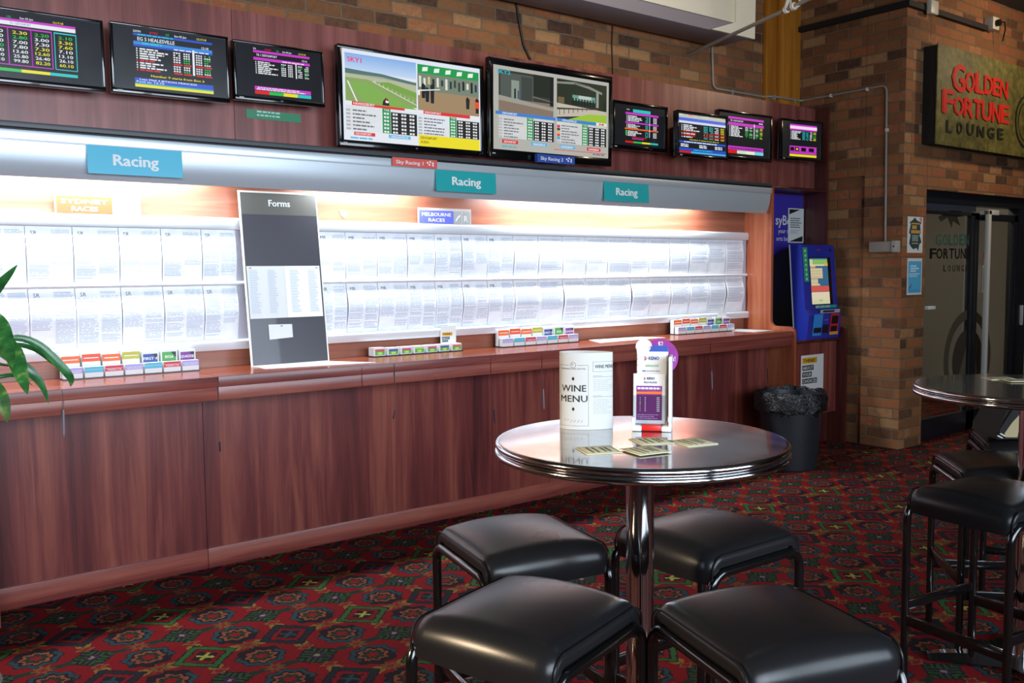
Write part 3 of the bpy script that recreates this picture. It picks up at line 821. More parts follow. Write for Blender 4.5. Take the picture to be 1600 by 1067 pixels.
# purple poster on the niche's back
W, H = 0.62, 0.95
t = thing('betting_poster', 'purple poster with white lettering at the back of the niche', 'poster', (6.46, 4.9695, 1.255))
plate(7.22-6.46, H, 0.002, pm('#3a2f9c', .4), 'sheet', t)
tl = onY(1212, 349, 4.969); cv = Canvas()
cv.text('syBet', tl.x-6.46, tl.z-1.255-0.01, .085, WHITEP, 1, bold=True)
q = onY(1216, 364, 4.969); cv.text('your race', q.x-6.46, q.z-1.255, .04, WHITEP, 1)
q = onY(1213, 376, 4.969); cv.text('orts bets f', q.x-6.46, q.z-1.255, .04, WHITEP, 1)
cv.build('lettering', t)
a = onY(1232, 325, 4.966); e = onY(1256, 326, 4.966); zb = onY(1231, 379, 4.966).z
W, H = e.x-a.x, a.z-zb
t = thing('white_notice', 'white notice with black corners taped over the purple poster', 'notice', (a.x, 4.966, zb))
plate(W, H, 0.002, WHITEP, 'sheet', t)
cv = Canvas(); K = pm('#14181c', .5); cv.poly([(W*.06, H*.97), (W*.75, H*.97), (W*.06, H*.82)], K, 1); cv.poly([(W*.94, H*.03), (W*.94, H*.2), (W*.06, H*.03)], K, 1)
cv.bars(W*.14, W*.88, H*.42, H*.74, 5, pm('#3c4048'), 1, .45, .3, True); cv.bars(W*.14, W*.8, H*.26, H*.38, 3, pm('#8c9098'), 1, .4, .4, True); cv.build('print', t)
# think poster on the base
a = onY(1252, 556, 4.617); e = onY(1287, 552, 4.617); zb = onY(1251, 633, 4.617).z
W, H = e.x-a.x, a.z-zb
t = thing('think_poster', 'white THINK! ABOUT YOUR CHOICES poster on the niche base', 'poster', (a.x, 4.617, zb))
plate(W, H, 0.002, WHITEP, 'sheet', t)
cv = Canvas(); YB = pm('#dba521', .5); KB = pm('#22282e', .5); INKK = pm('#111111', .5)
cv.rect(W*.05, H*.83, W*.70, H*.95, YB, 1); cv.text('THINK!', W*.08, H*.855, H*.07, INKK, 2, width=W*.56, bold=True)
for k, (s, ww) in enumerate((('ABOUT', .5), ('YOUR', .42), ('CHOICES', .66))):
    z = H*(.69-.135*k); cv.rect(W*.05, z, W*(.05+ww), z+H*.105, KB, 1); cv.text(s, W*.07, z+H*.02, H*.065, WHITEP, 2, width=W*(ww-.05), bold=True)
cv.rect(W*.05, H*.30, W*.38, H*.35, YB, 1); cv.rect(W*.05, H*.21, W*.55, H*.26, YB, 1); cv.rect(W*.05, H*.12, W*.70, H*.19, YB, 1); cv.bars(W*.08, W*.66, H*.135, H*.175, 1, INKK, 2, .7, 0, True)
cv.disc(W*.07, H*.05, H*.012, pm('#c03030'), 1); cv.rect(W*.88, H*.03, W*.95, H*.06, pm('#8a8a90'), 1)
cv.build('print', t)

# ------------------------------------------------------------------ betting terminal
MX0, MX1, MZ = 6.735, 7.215, 0.941
bt = thing('betting_terminal', 'blue self-service betting terminal standing in the niche', 'terminal', (6.97, 4.8, MZ))
BLUE = pm('#1f2f9a', .35, 0, .2)
shell = [(4.585, MZ), (4.575, 1.03), (4.565, 1.15), (4.600, 1.20), (4.650, 1.735), (4.665, 1.752), (4.76, 1.752), (4.70, MZ)]
b = MB(); b.prism(shell, 'x', MX0, MX1, BLUE); b.build('front_shell', bt, smooth=20)
b = MB(); b.prism([(4.702, MZ), (4.762, 1.752), (4.772, 1.752), (4.712, MZ)], 'x', MX0-.003, MX1, pm('#c9ccd0', .4)); b.build('trim_strip', bt)
b = MB(); b.prism([(4.714, MZ), (4.774, 1.73), (4.965, 1.64), (4.965, MZ)], 'x', MX0+.01, MX1-.01, pm('#0b0b0c', .5)); b.build('chassis', bt)
# face: local frame on the upper slope
p0 = Vector((MX0, 4.600, 1.20)); p1 = Vector((MX0, 4.650, 1.735)); L = (p1-p0).length
fu = (p1-p0).normalized(); fnrm = Vector((0, -fu.z, fu.y))
def slope(u, v, d): return tuple(p0 + Vector((u, 0, 0)) + fu*v + fnrm*d - Vector(bt.location))
WM = MX1-MX0
cv = Canvas(slope, .0012)
cv.rect(WM*.20, L*.06, WM*.86, L*.83, pm('#07080c', .2), 1)
cv.rect(WM*.21, L*.075, WM*.76, L*.815, em('#3a6a90', .8), 2)
S = lambda u: WM*(.21+.55*u)
T = lambda v: L*(.075+.74*v)
for u0, v0, u1, v1, c in ((0, .86, .18, .97, '#cfd8a0'), (.2, .86, .98, .97, '#8cc060'), (0, .83, 1, .86, '#e8dcc0'), (.8, .83, 1, .9, '#e0a040'), (.02, .56, .68, .78, '#d8c8a0'), (.02, .44, .4, .55, '#d8c8a0'), (.02, .79, .3, .83, '#e0b060'), (.02, .40, .5, .44, '#e0c890'), (0, .27, 1, .39, '#d85a50'), (0, .0, 1, .26, '#e6d8b8'), (.05, .01, .95, .1, '#c8d0a0'), (.4, .06, .6, .1, '#70b060')):
    cv.rect(S(u0), T(v0), S(u1), T(v1), em(c, .85), 3)
for k in range(5): cv.rect(S(.03), T(.46+.065*k), S(.66 if k > 1 else .38), T(.465+.065*k), em('#a08860', .6), 4)
cv.build('touch_screen', bt)
cv = Canvas(slope, .0012)
cv.rect(WM*.03, L*.44, WM*.17, L*.985, pm('#2f9a68', .4), 1)
for k in range(7): cv.disc(WM*.10, L*(.48+.075*k), L*.022, pm('#a8e0c0', .4), 2)
cv.build('side_sticker', bt)
cv = Canvas(slope, .0012)
cv.rect(WM*.30, L*-.01+.01, WM*.96, L*.055, pm('#2aa090', .4), 2); cv.text('BET LIVE HERE', WM*.32, L*.012+.003, L*.03, WHITEP, 3, width=WM*.42, bold=True)
cv.build('slogan_sticker', bt)
cv = Canvas(slope, .0012); cv.rect(WM*.46, L*.935, WM*.56, L*.96, pm('#a8244a', .4), 1); cv.disc(WM*.88, L*.945, L*.03, pm('#15205a', .3), 1); cv.build('sensor', bt)
def low(u, v, d): return (MX0+u-bt.location.x, 4.583-.1*v-d-bt.location.y, MZ+v-bt.location.z)
cv = Canvas(low, .003)
cv.rect(WM*.14, .03, WM*.42, .215, pm('#2a8ad8', .4), 1); cv.rect(WM*.17, .055, WM*.40, .10, pm('#0c1020', .3), 2); cv.build('ticket_reader', bt)
cv = Canvas(low, .003)
cv.rect(WM*.66, .05, WM*.93, .215, pm('#c0203a', .4), 1); cv.rect(WM*.70, .125, WM*.90, .195, pm('#0a0a0a', .3), 2); cv.rect(WM*.66, .03, WM*.93, .055, pm('#d8a040', .4), 2); cv.rect(WM*.70, .06, WM*.88, .105, pm('#0a0a0a', .3), 2); cv.build('banknote_slot', bt)
cv = Canvas(low, .003); cv.rect(WM*.45, .05, WM*.62, .12, pm('#0a0d22', .3), 1); cv.rect(WM*.47, .16, WM*.6, .165, pm('#7a80c0', .4), 1); cv.rect(WM*.32, .222, WM*.93, .252, pm('#a8b0b8', .3), 1); cv.rect(WM*.40, .228, WM*.75, .246, pm('#2a2a20', .4), 2); cv.build('coin_slot', bt)

# ------------------------------------------------------------------ screens
def tv(label, X, Y, Z, W, H, yaw, tilt, roll, bez, draw, brand=None, depth=0.045):
    M = Matrix.Translation((X, Y, Z)) @ Matrix.Rotation(yaw, 4, 'Z') @ Matrix.Rotation(tilt, 4, 'X') @ Matrix.Rotation(-roll, 4, 'Y')
    t = thing('wall_screen', label, 'screen', mat=M, group='racing screens on the bulkhead')
    bs, bt_, bb = bez
    b = MB()
    x0, x1, z0, z1 = -W/2, W/2, -H/2, H/2
    b.box(x0, x1, 0.006, depth, z0, z1, TVBLACK, .006)
    b.box(x0+.06, x1-.06, depth, depth+.018, z0+.05, z1-.05, TVBLACK, .006)
    b.box(x0, x1, -.004, .010, z1-bt_, z1, TVBLACK, .003); b.box(x0, x1, -.004, .010, z0, z0+bb, TVBLACK, .003)
    b.box(x0, x0+bs, -.004, .010, z0+bb-.001, z1-bt_+.001, TVBLACK, .003); b.box(x1-bs, x1, -.004, .010, z0+bb-.001, z1-bt_+.001, TVBLACK, .003)
    b.build('casing', t, world=False)
    b = MB(); gap = 4.869-(Y+depth)
    b.box(-.09, .09, depth+.016, depth+gap-.012 if gap > .05 else depth+.02, -.09, .09, pm('#151517', .4), .003); b.build('wall_mount', t, world=False)
    sw, sh = W-2*bs, H-bt_-bb
    cv = Canvas(lambda u, v, d: (x0+bs+u*sw, .004-d, z0+bb+v*sh), .0007)
    cv.rect(0, 0, 1, 1, SCREEN, 0)
    cv.asp = sw/sh
    draw(cv)
    cv.build('display', t)
    cv = Canvas(lambda u, v, d: (u, -.0045-d, z0+bb*.5+v), .0006)
    if brand: cv.text(brand, 0, -.004, .008, pm('#9a9a9e', .4), 1, align='c', bold=True)
    cv.rect(x0+.02, -.003, x0+.045, .004, pm('#a8a8a8', .4), 1)
    cv.build('badge', t)
    return t
WH, RD, GN, YL, CY, MG, BL = em('#e8ecf0', .95), em('#e01818', .9), em('#28c048', .9), em('#e8e020', .95), em('#28c8c8', .9), em('#c838c8', .95), em('#2050c8', .95)
BLK = em('#07080a', .6)
class Sub:
    """draw inside a fraction of a canvas; heights in fractions of the picture"""
    def __init__(s, cv, x0, z0, x1, z1): s.cv, s.b = cv, (x0, z0, x1, z1)
    def X(s, u): return s.b[0]+(s.b[2]-s.b[0])*u
    def Z(s, v): return s.b[1]+(s.b[3]-s.b[1])*v
    def rect(s, u0, v0, u1, v1, m, l=1): s.cv.rect(s.X(u0), s.Z(v0), s.X(u1), s.Z(v1), m, l)
    def poly(s, pts, m, l=1): s.cv.poly([(s.X(u), s.Z(v)) for u, v in pts], m, l)
    def text(s, t, u, v, h, m, l=3, w=None, al='l', bold=True):
        w = (w if w is not None else len(t)*h*.62*(s.b[3]-s.b[1])/(s.b[2]-s.b[0])/s.cv.asp)
        s.cv.text(t, s.X(u), s.Z(v), h*(s.b[3]-s.b[1]), m, l, width=w*(s.b[2]-s.b[0]), align=al, bold=bold)
    def words(s, u0, u1, v, h, m, l=2, ch=.018):
        u = u0
        while u < u1:
            n = random.randint(2, 6)*ch; s.rect(u, v, min(u1, u+n), v+h, m, l); u += n+ch*.7
def header(p, page, l=3):
    p.text(page, 0, .955, .035, WH, l); p.text('SKYTEXT', .20, .955, .035, RD, l); p.text(page[:3], .40, .955, .035, GN, l)
    p.text('Sun 02 Jun', .51, .955, .035, WH, l); p.text('12:17:18', .80, .955, .035, YL, l)
def odds_rows(p, v0, v1, n, names, cols, pal, red=()):
    st = (v1-v0)/n
    for k in range(n):
        v = v1-(k+1)*st; h = st*.62
        nm = RD if k in red else WH
        p.rect(names[0], v, names[0]+.015, v+h, nm, 2)
        e = names[0]+.04+random.uniform(.45, 1)*(names[1]-names[0]-.04)
        p.words(names[0]+.04, e, v, h, nm)
        for (a, c), cm in zip(cols, pal):
            mm = random.choice(cm) if isinstance(cm, list) else cm
            if k in red: p.rect(a, v, c, v+h, RD, 2)
            else:
                w_ = (c-a)*.20
                for j in range(3):
                    if random.random() < .93: p.rect(a+(c-a)*.30*j, v, a+(c-a)*.30*j+w_, v+h, mm, 2)
def colourbar(p, v0, v1, segs=(RD, GN, YL, CY)):
    n = len(segs)
    for k, m in enumerate(segs): p.rect(k/n, v0, (k+1)/n, v1, m, 2)

def d1(cv):
    p = Sub(cv, -.06, .10, .80, .93)
    header(p, '122'); p.rect(0, .90, 1, .945, MG); p.rect(0, .83, 1, .90, WH); p.text('TR 1 DEVONPORT', .42, .845, .04, em('#8898c8', .9), 4)
    for a, c, m in ((.40, .60, MG), (.60, .78, MG), (.805, 1.0, CY)):
        for q in (a, c): p.rect(q-.004, .12, q+.004, .80, m, 2)
        p.rect(a, .115, c, .13, m, 2); p.rect(a, .775, c, .80, m, 2)
    p.rect(.195, .12, .205, .80, MG, 2); p.rect(.2, .115, .4, .13, MG, 2); p.rect(.2, .775, .4, .80, MG, 2)
    c1 = ('4.50', '3.70', '5.50', '2.60', '9.40', '12.30', '21.10'); c2 = ('2.30', '2.80', '7.00', '7.80', '13.60', '25.80', '99.80')
    c3 = ('2.20', '3.00', '7.30', '7.30', '12.60', '26.40', '82.20'); c4 = ('2.10', '3.30', '7.60', '7.10', '13.10', '26.10', '60.10')
    for k in range(7):
        v = .68-.084*k
        p.text('2613457'[k], .15, v, .055, WH); p.text(c1[k], .235, v, .055, GN if k in (3,) else WH, w=.125); p.text(c2[k], .44, v, .055, YL if k == 0 else GN if k == 1 else WH, w=.125)
        p.text(c3[k], .63, v, .055, GN if k == 0 else YL if k in (3, 4, 6) else WH, w=.125); p.text(c4[k], .84, v, .055, GN if k == 0 else YL if k in (1, 2, 6) else WH, w=.125)
    p.text('POOL', .12, .065, .035, WH, 3); colourbar(p, 0, .055)
def d2(cv):
    p = Sub(cv, .17, .05, .87, .96)
    header(p, '227/01'); p.rect(0, .90, 1, .94, BL); p.words(.05, .5, .908, .02, CY); p.rect(0, .80, 1, .90, BLK)
    p.text('EG 5 HEALESVILLE', .05, .815, .062, WH, w=.46); p.text('12:18', .86, .80, .04, WH)
    p.rect(0, .745, 1, .80, em('#3088e0', .95)); p.rect(0, .71, 1, .745, BL); p.words(.1, .35, .755, .03, CY); p.words(.5, .95, .72, .02, WH)
    odds_rows(p, .29, .70, 10, (.03, .44), ((.49, .60), (.62, .72), (.78, .88), (.89, .99)), (WH, [GN, WH], WH, [GN, WH]), (5, 9))
    p.rect(.735, .30, .762, .76, WH, 2)
    p.text('Number 9 starts from Box 6', .20, .195, .038, YL, w=.68)
    p.rect(0, .07, 1, .16, BL); p.text('Late Mail 4 JETSON PRINCESS', .06, .122, .03, WH, w=.72); p.text('Pool at: 12:16', .02, .08, .03, WH, w=.34); p.rect(0, .055, 1, .07, CY, 2); p.rect(0, 0, 1, .05, YL, 2)
def d3(cv):
    p = Sub(cv, .20, .06, .86, .95)
    header(p, '216'); p.rect(0, .89, 1, .94, MG); p.text('TR 1 DEVONPORT', .05, .82, .045, WH, w=.36); p.text('12:16', .86, .81, .04, WH); p.rect(0, .73, 1, .79, MG); p.words(.5, .9, .745, .02, WH)
    odds_rows(p, .44, .72, 7, (.03, .42), ((.48, .58), (.60, .70), (.78, .87), (.90, .99)), ([GN, WH], WH, [WH, GN], [WH, GN])); p.rect(.735, .42, .755, .75, WH, 2)
    p.rect(0, .085, 1, .17, MG); p.words(.05, .8, .13, .02, WH, 3); p.words(.03, .9, .095, .02, WH, 3); colourbar(p, 0, .075)
LOGO = em('#e8206a', 1)
def table(p, v0, v1, nrow, gname='TAB'):
    p.rect(0, v0, 1, v1, em('#dfe2e4', .95), 1)
    st = (v1-v0)/(nrow+.8)
    p.rect(.50, v0, .615, v1, em('#2a9a50', .9), 2); p.rect(.62, v0, 1, v1-st*.8, em('#2c2a28', .8), 2)
    p.text(gname, .52, v1-st*.68, st*.5, WH, 3, w=.075)
    for k in range(nrow):
        v = v1-st*(k+1.65)
        p.rect(0, v, .06, v+st*.55, em('#b8bcc4', .9), 2); p.words(.09, .09+random.uniform(.15, .34), v+st*.1, st*.42, em('#7a8088', .8), 2, .012)
        for a in (.52, .645, .77, .89): p.rect(a, v, a+.03, v+st*.55, WH, 3); p.rect(a+.04, v, a+.07, v+st*.55, WH, 3)
def bg(p, segs):
    for v0, v1, m in segs: p.rect(0, v0, 1, v1, m, 1)
def d4(cv):
    cv.rect(0, 0, 1, 1, em('#dfe6f2', 1), 1)
    a = Sub(cv, .02, .0, .51, .985); c = Sub(cv, .52, .0, .99, .985)
    n = 8
    for k in range(n):
        t = k/n; a.rect(0, .78+.19*t, 1, .78+.19*(t+1/n)+.003, em((190-60*t, 212-40*t, 240-10*t), 1), 2)
    a.poly([(0, .80), (.25, .79), (.5, .785), (1, .735), (1, .71), (0, .745)], em('#5a7a78', .9), 3)
    a.rect(0, .44, 1, .74, em('#8aa860', .95), 2)
    a.poly([(0, .745), (.5, .75), (1, .70), (1, .62), (.6, .655), (.3, .70), (0, .70)], em('#b8bca0', .95), 3)
    a.poly([(.38, .68), (.6, .70), (1, .62), (1, .56), (.75, .60), (.55, .645)], em('#7aa848', .95), 4)
    a.poly([(.06, .66), (.25, .665), (.6, .55), (1, .42), (.3, .42), (.12, .56)], em('#7fae52', 1), 4)
    for q0, q1 in (((.36, .685), (1, .47)), ((.02, .66), (.14, .44))):
        a.poly([q0, (q0[0]+.02, q0[1]), (q1[0]+.02, q1[1]), q1], em('#e8ece8', 1), 5)
    for k in range(10): a.rect(.40+.06*k, .675-.019*k, .405+.06*k, .70-.019*k, em('#e8ece8', 1), 6)
    a.poly([(.50, .43), (.60, .43), (.585, .50), (.55, .52), (.51, .48)], em('#28282c', .8), 6); a.poly([(.53, .47), (.575, .47), (.56, .52)], em('#d03038', 1), 7); a.rect(.545, .46, .585, .485, em('#f0f0f0', 1), 8)
    a.text('SKY1', .03, .875, .055, LOGO, 6, w=.19)
    a.rect(0, .395, 1, .44, em('#e8e8ec', 1), 3); a.rect(.08, .395, .82, .44, em('#d83838', 1), 4); a.text('HAWKESBURY', .10, .402, .03, WH, 5, w=.29); a.rect(.02, .402, .05, .435, WH, 5)
    table(Sub(cv, .02, .11, .51, .39), 0, 1, 6)
    a.rect(0, .0, 1, .11, em('#e4e8ee', 1), 3); a.rect(.10, .06, .39, .10, em('#d83838', 1), 4); a.text('DEVONPORT', .12, .067, .026, WH, 5, w=.22); a.rect(.58, .06, .90, .10, em('#68b8e8', 1), 4); a.text('HEALESVILLE', .62, .067, .026, WH, 5, w=.24)
    a.words(.05, .35, .02, .02, em('#68b8e8', 1), 4)
    c.rect(0, .86, 1, .965, em('#22984c', 1), 3)
    for k in range(5): c.poly([(.07+.185*k, .885), (.155+.185*k, .895), (.165+.185*k, .945), (.08+.185*k, .935)], em('#e6f4ea', 1), 4)
    c.rect(0, .62, 1, .86, em('#7d8a78', .9), 2); c.rect(0, .42, 1, .66, em('#a48a68', .95), 3)
    for k in range(14):
        x = .02+.07*k; c.rect(x, .70+.02*(k % 3), x+.035, .83-.02*(k % 2), em(random.choice(['#3a4a44', '#e8e8dc', '#26404a', '#d8c890', '#20242a']), .9), 4)
    for x, z, hh, cc in ((.06, .57, .15, '#20242a'), (.12, .53, .15, '#1c2430'), (.20, .52, .2, '#20282c'), (.78, .50, .12, '#2a2a2a'), (.94, .46, .16, '#3a2020')):
        c.poly([(x, z), (x+.05, z), (x+.06, z+hh), (x+.02, z+hh+.03), (x-.005, z+hh)], em(cc, .8), 5)
    c.disc = None
    c.rect(.93, .52, 1, .60, em('#e85028', 1), 6); c.rect(0, .60, .03, .66, em('#f0f0f0', 1), 6)
    c.poly([(.0, .66), (.35, .70), (.35, .69), (0, .645)], em('#f0f0e8', 1), 6)
    c.rect(0, .385, 1, .425, em('#e8e8ec', 1), 4); c.rect(.08, .385, .84, .425, em('#d83838', 1), 5); c.text('DEVONPORT', .10, .392, .026, WH, 6, w=.26)
    table(Sub(cv, .52, .135, .99, .375), 0, 1, 6)
    c.rect(0, .0, 1, .135, em('#ecdc28', 1), 4); c.text('DEVONPORT', .03, .085, .03, em('#6a5a10', .8), 5, w=.26); c.text('AUDIO', .03, .035, .03, em('#6a5a10', .8), 5, w=.13)
def d5(cv):
    cv.rect(0, 0, 1, 1, em('#b9b8b0', .9), 1)
    a = Sub(cv, .045, .0, .495, .985); c = Sub(cv, .525, .0, .98, .985)
    a.rect(0, .46, 1, .97, em('#3a403a', .8), 2); a.rect(0, .46, 1, .63, em('#8f7c6c', .85), 3); a.poly([(0, .66), (1, .58), (1, .54), (0, .60)], em('#a8a498', .85), 4)
    a.rect(.03, .62, .62, .94, em('#5a625c', .8), 3); a.rect(.22, .63, .36, .86, em('#8f9a90', .9), 4); a.rect(.40, .63, .60, .92, em('#4a504c', .7), 4); a.rect(.27, .64, .30, .76, em('#1c2420', .7), 5); a.rect(.33, .64, .355, .74, em('#3a5a7a', .9), 5)
    a.rect(.62, .70, 1, .97, em('#2a3028', .7), 4); a.poly([(.60, .70), (1, .66), (1, .645), (.6, .68)], em('#707068', .8), 5); a.rect(.93, .60, 1, .97, em('#1f251f', .6), 5)
    a.text('SKY2', -.04, .92, .045, em('#28b8c8', 1), 6, w=.24)
    c.rect(0, .46, 1, .97, em('#2c3426', .8), 2); c.poly([(.0, .93), (.35, .955), (.62, .93), (.9, .87), (.9, .84), (.62, .895), (.35, .925), (0, .905)], em('#8a9086', .9), 4); c.rect(.78, .66, .83, .88, em('#9aa096', .9), 4); c.text('HEALESVILLE', .32, .925, .022, em('#4a504a', .8), 5, w=.3)
    c.rect(.30, .72, .76, .79, em('#6aa090', .9), 4); c.rect(.42, .745, .68, .79, em('#b8c8c0', .95), 5)
    for k in range(8): c.rect(.30+.058*k, .66, .325+.058*k, .75, em('#1c2428', .6), 5)
    c.rect(.02, .66, .14, .74, em('#7a6a4a', .8), 4)
    c.poly([(0, .66), (1, .62), (1, .56), (.55, .53), (0, .48)], em('#c8c0b0', .9), 3); c.poly([(0, .46), (.2, .46), (.62, .56), (1, .575), (1, .42), (0, .42)], em('#9ac038', 1), 4); c.poly([(0, .60), (.5, .625), (.78, .64), (.78, .63), (0, .575)], em('#5a5048', .7), 5)
    for k in range(7): c.rect(.04+.09*k, .51+.015*k, .052+.09*k, .60+.006*k, em('#4a423c', .7), 6)
    a.rect(-.06, .425, 1.04, .465, em('#3f7fd0', 1), 6); a.text('DEVONPORT', .06, .432, .026, WH, 7, w=.26); c.rect(0, .425, .78, .465, em('#3f7fd0', 1), 6); c.rect(.78, .425, 1, .465, em('#e0e0e4', 1), 6); c.text('HEALESVILLE', .10, .432, .026, WH, 7, w=.28); c.words(.84, .94, .435, .02, RD, 7)
    table(Sub(cv, .045, .145, .50, .415), 0, 1, 7); table(Sub(cv, .525, .145, .98, .415), 0, 1, 7)
    for k, cc in enumerate(('#d83050', '#404040', '#e8b040', '#d84848', '#40a8d0')): c.rect(.0, .345-.037*k, .06, .375-.037*k, em(cc, 1), 6)
    a.rect(.06, .08, .34, .125, RD, 3); a.text('DEVONPORT', .09, .088, .026, WH, 4, w=.22); a.rect(.58, .08, .88, .125, em('#60b0e0', 1), 3); a.text('HEALESVILLE', .62, .088, .026, WH, 4, w=.22); c.rect(.06, .08, .36, .125, em('#60b0e0', 1), 3); c.rect(.60, .08, .88, .125, RD, 3); c.text('HAWKESBURY', .63, .088, .026, WH, 4, w=.22); c.text('HAWKESBURY', .08, .088, .026, WH, 4, w=.24)
    c.rect(-.05, .055, 1, .062, RD, 3); a.words(.05, .32, .03, .022, em('#60b0c0', 1), 3); c.words(.72, .96, .03, .018, em('#808088', .8), 3)
def d6(cv):
    p = Sub(cv, .21, .07, .86, .93)
    p.rect(.22, .88, .75, .97, CY); p.text('P 102', .03, .93, .035, WH); p.rect(0, .81, 1, .87, MG); p.rect(0, .56, 1, .60, MG); p.rect(-.02, .38, 1, .42, em('#e86020', 1)); colourbar(p, 0, .05)
    for v0, v1 in ((.62, .80), (.43, .55), (.20, .36)): odds_rows(p, v0, v1, 4, (.03, .5), ((.60, .70), (.84, .97)), (CY, WH))
    for k in range(4): p.rect(0, .22+.035*k, .04, .25+.035*k, GN, 3)
    p.rect(.72, .2, .735, .8, WH, 2); p.words(.2, .65, .15, .025, RD, 3); p.words(.2, .55, .11, .025, MG, 3)
def d7(cv):
    p = Sub(cv, .02, .03, .98, .97)
    p.rect(0, .90, 1, .99, em('#c8ccc0', .9)); header(p, '227/01', 4); p.rect(0, .80, 1, .90, em('#5068d8', 1)); p.rect(0, .76, 1, .82, em('#d0d8f0', 1), 2)
    odds_rows(p, .40, .74, 8, (.05, .44), ((.52, .62), (.64, .74), (.76, .86), (.89, .98)), (CY, CY, WH, YL), (4, 6))
    p.text('Number 9 starts from Box 6', .22, .335, .03, YL, w=.62); p.rect(0, .26, 1, .31, BL); p.words(.1, .8, .27, .025, WH, 3)
    for u in (.03, .42, .76): p.words(u, u+.16, .20, .03, WH, 2); p.words(u, u+.16, .155, .03, WH, 2)
    p.rect(0, .06, 1, .13, BL); p.rect(0, .0, .25, .05, RD, 2); p.rect(.25, .0, 1, .05, em('#48a8e8', 1), 2); p.words(.3, .7, .075, .025, CY, 3)
def d8(cv):
    p = Sub(cv, .16, .06, .86, .93)
    p.rect(0, .93, 1, .99, MG); p.text('TR 1 DEVONPORT', .05, .865, .04, WH, w=.36); p.words(.86, .97, .865, .03, WH); p.rect(0, .76, 1, .84, MG)
    odds_rows(p, .46, .76, 8, (.03, .42), ((.47, .57), (.59, .69), (.77, .86), (.89, .98)), ([GN, WH], [GN, WH], [WH, GN], [GN, YL])); p.rect(.715, .44, .735, .85, WH, 2)
    p.rect(0, .10, 1, .20, MG); p.words(.03, .95, .125, .03, em('#5a1a5a', .8), 3); colourbar(p, 0, .09, (RD, em('#c8e0c8', 1), em('#e8e8d0', 1), em('#70d0e0', 1)))
def d9(cv):
    p = Sub(cv, .19, .04, .88, .94)
    p.rect(0, .80, 1, .98, MG); p.rect(0, .84, 1, .93, em('#f0d8f0', 1), 2)
    odds_rows(p, .52, .79, 7, (.03, .44), ((.46, .58), (.60, .70), (.74, .84), (.87, .99)), (CY, CY, WH, [GN, YL]))
    p.rect(0, .16, 1, .32, MG); p.rect(.02, .17, .16, .28, BLK, 3); p.rect(.19, .17, .34, .28, BLK, 3); p.rect(.42, .17, .60, .28, BLK, 3); p.rect(.7, .17, .9, .28, BLK, 3); p.rect(.23, .20, .3, .25, YL, 4); p.rect(0, .085, 1, .15, MG); p.rect(0, 0, 1, .07, YL, 2)
SB = (.012, .012, .022)
tv('leftmost dark screen of odds columns, cut by the picture edge', .928, 4.72, 2.590, .577, .334, .0, 0, .008, SB, d1)
tv('dark screen with blue Healesville results page, second from the left', 1.537, 4.72, 2.601, .577, .334, -.011, .021, .008, SB, d2)
tv('dark screen with magenta bars above the small green notice', 2.110, 4.72, 2.617, .52, .305, .035, .001, .02, SB, d3, 'LG')
tv('large bright screen showing a green racecourse and yellow block', 2.960, 4.72, 2.549, 1.027, .562, .027, .007, .008, (.026, .020, .036), d4, 'LG')
tv('largest screen with starting gate, grey bezel picture and blue channel sign', 4.046, 4.72, 2.587, 1.119, .622, .051, .029, .013, (.030, .045, .055), d5)
tv('small dark screen with cyan block just right of the largest screen', 4.868, 4.72, 2.578, .575, .335, .018, .028, .009, (.022, .02, .03), d6)
tv('small bright blue and white screen in front of its right neighbour', 5.41, 4.60, 2.547, .549, .335, -.031, -.021, 0, (.010, .012, .02), d7)
tv('dark screen with magenta bars partly behind the blue and white one', 6.071, 4.72, 2.608, .669, .379, -.014, .013, .007, (.02, .018, .03), d8)
tv('rightmost small dark screen with magenta block and yellow bar', 6.831, 4.72, 2.637, .51, .343, -.122, .007, .001, (.016, .016, .022), d9)

# ------------------------------------------------------------------ things on the brick walls
GREYP = pm('#8c867c', .45)
cp = [onY(1112, 70, 5.128), onY(1114, 128, 5.128)]
x0, z0 = cp[1].x, cp[1].z
pts = [(cp[0].x, 5.128, 3.45), (x0, 5.128, z0)] + [(x0+.05-.05*math.cos(R_(a)), 5.128, z0-.05*math.sin(R_(a))) for a in (22, 45, 68, 90)]
zz = z0-.05
pts += [(6.82, 5.128, zz), (6.86, 5.085, zz), (6.99, 5.055, zz), (7.26, 5.055, zz), (7.285, 5.03, zz), (7.287, 4.98, zz), (7.287, 4.262, zz+.005), (7.287, 4.232, zz-.01), (7.287, 4.222, zz-.04), (7.287, 4.205, 1.77)]
b = MB(); b.tube(pts, .0095, GREYP, 10); cd = b.build('conduit_pipe', origin=pts[0]); tag(cd, 'thin grey conduit pipe running round the wall corner down to a box', 'pipe')
def clips(): 
    b = MB()
    for p in ((x0+.25, 5.139, zz), (6.9, 5.09, zz), (7.2, 5.07, zz)): b.box(p[0]-.008, p[0]+.008, 5.05 if p[0] > 6.83 else 5.115, 5.07 if p[0] > 6.95 else (5.10 if p[0] > 6.83 else 5.139), p[2]-.03, p[2]+.014, GREYP, .002)
    for y, z in ((4.75, zz), (4.4, zz), (4.213, 2.7)): b.box(7.275, 7.299, y-.012, y+.012, z-.014, z+.014, pm('#c8c4bc', .4), .002)
    b.build('pipe_clip', cd)
clips()
a = onX(1364, 378, 7.30); e = onX(1407, 396, 7.30)
t = thing('wall_box', 'grey electrical box at the foot of the conduit on the brick pier', 'electrical box', (7.27, (a.y+e.y)/2, e.z))
b = MB(); b.box(7.235, 7.299, e.y+.045, a.y, a.z-.09, a.z, pm('#8f8a80', .5), .006); b.build('cover', t)
b = MB(); b.box(7.225, 7.299, e.y, e.y+.044, a.z-.094, a.z+.004, pm('#a8a49c', .45), .004); b.build('end_cap', t)
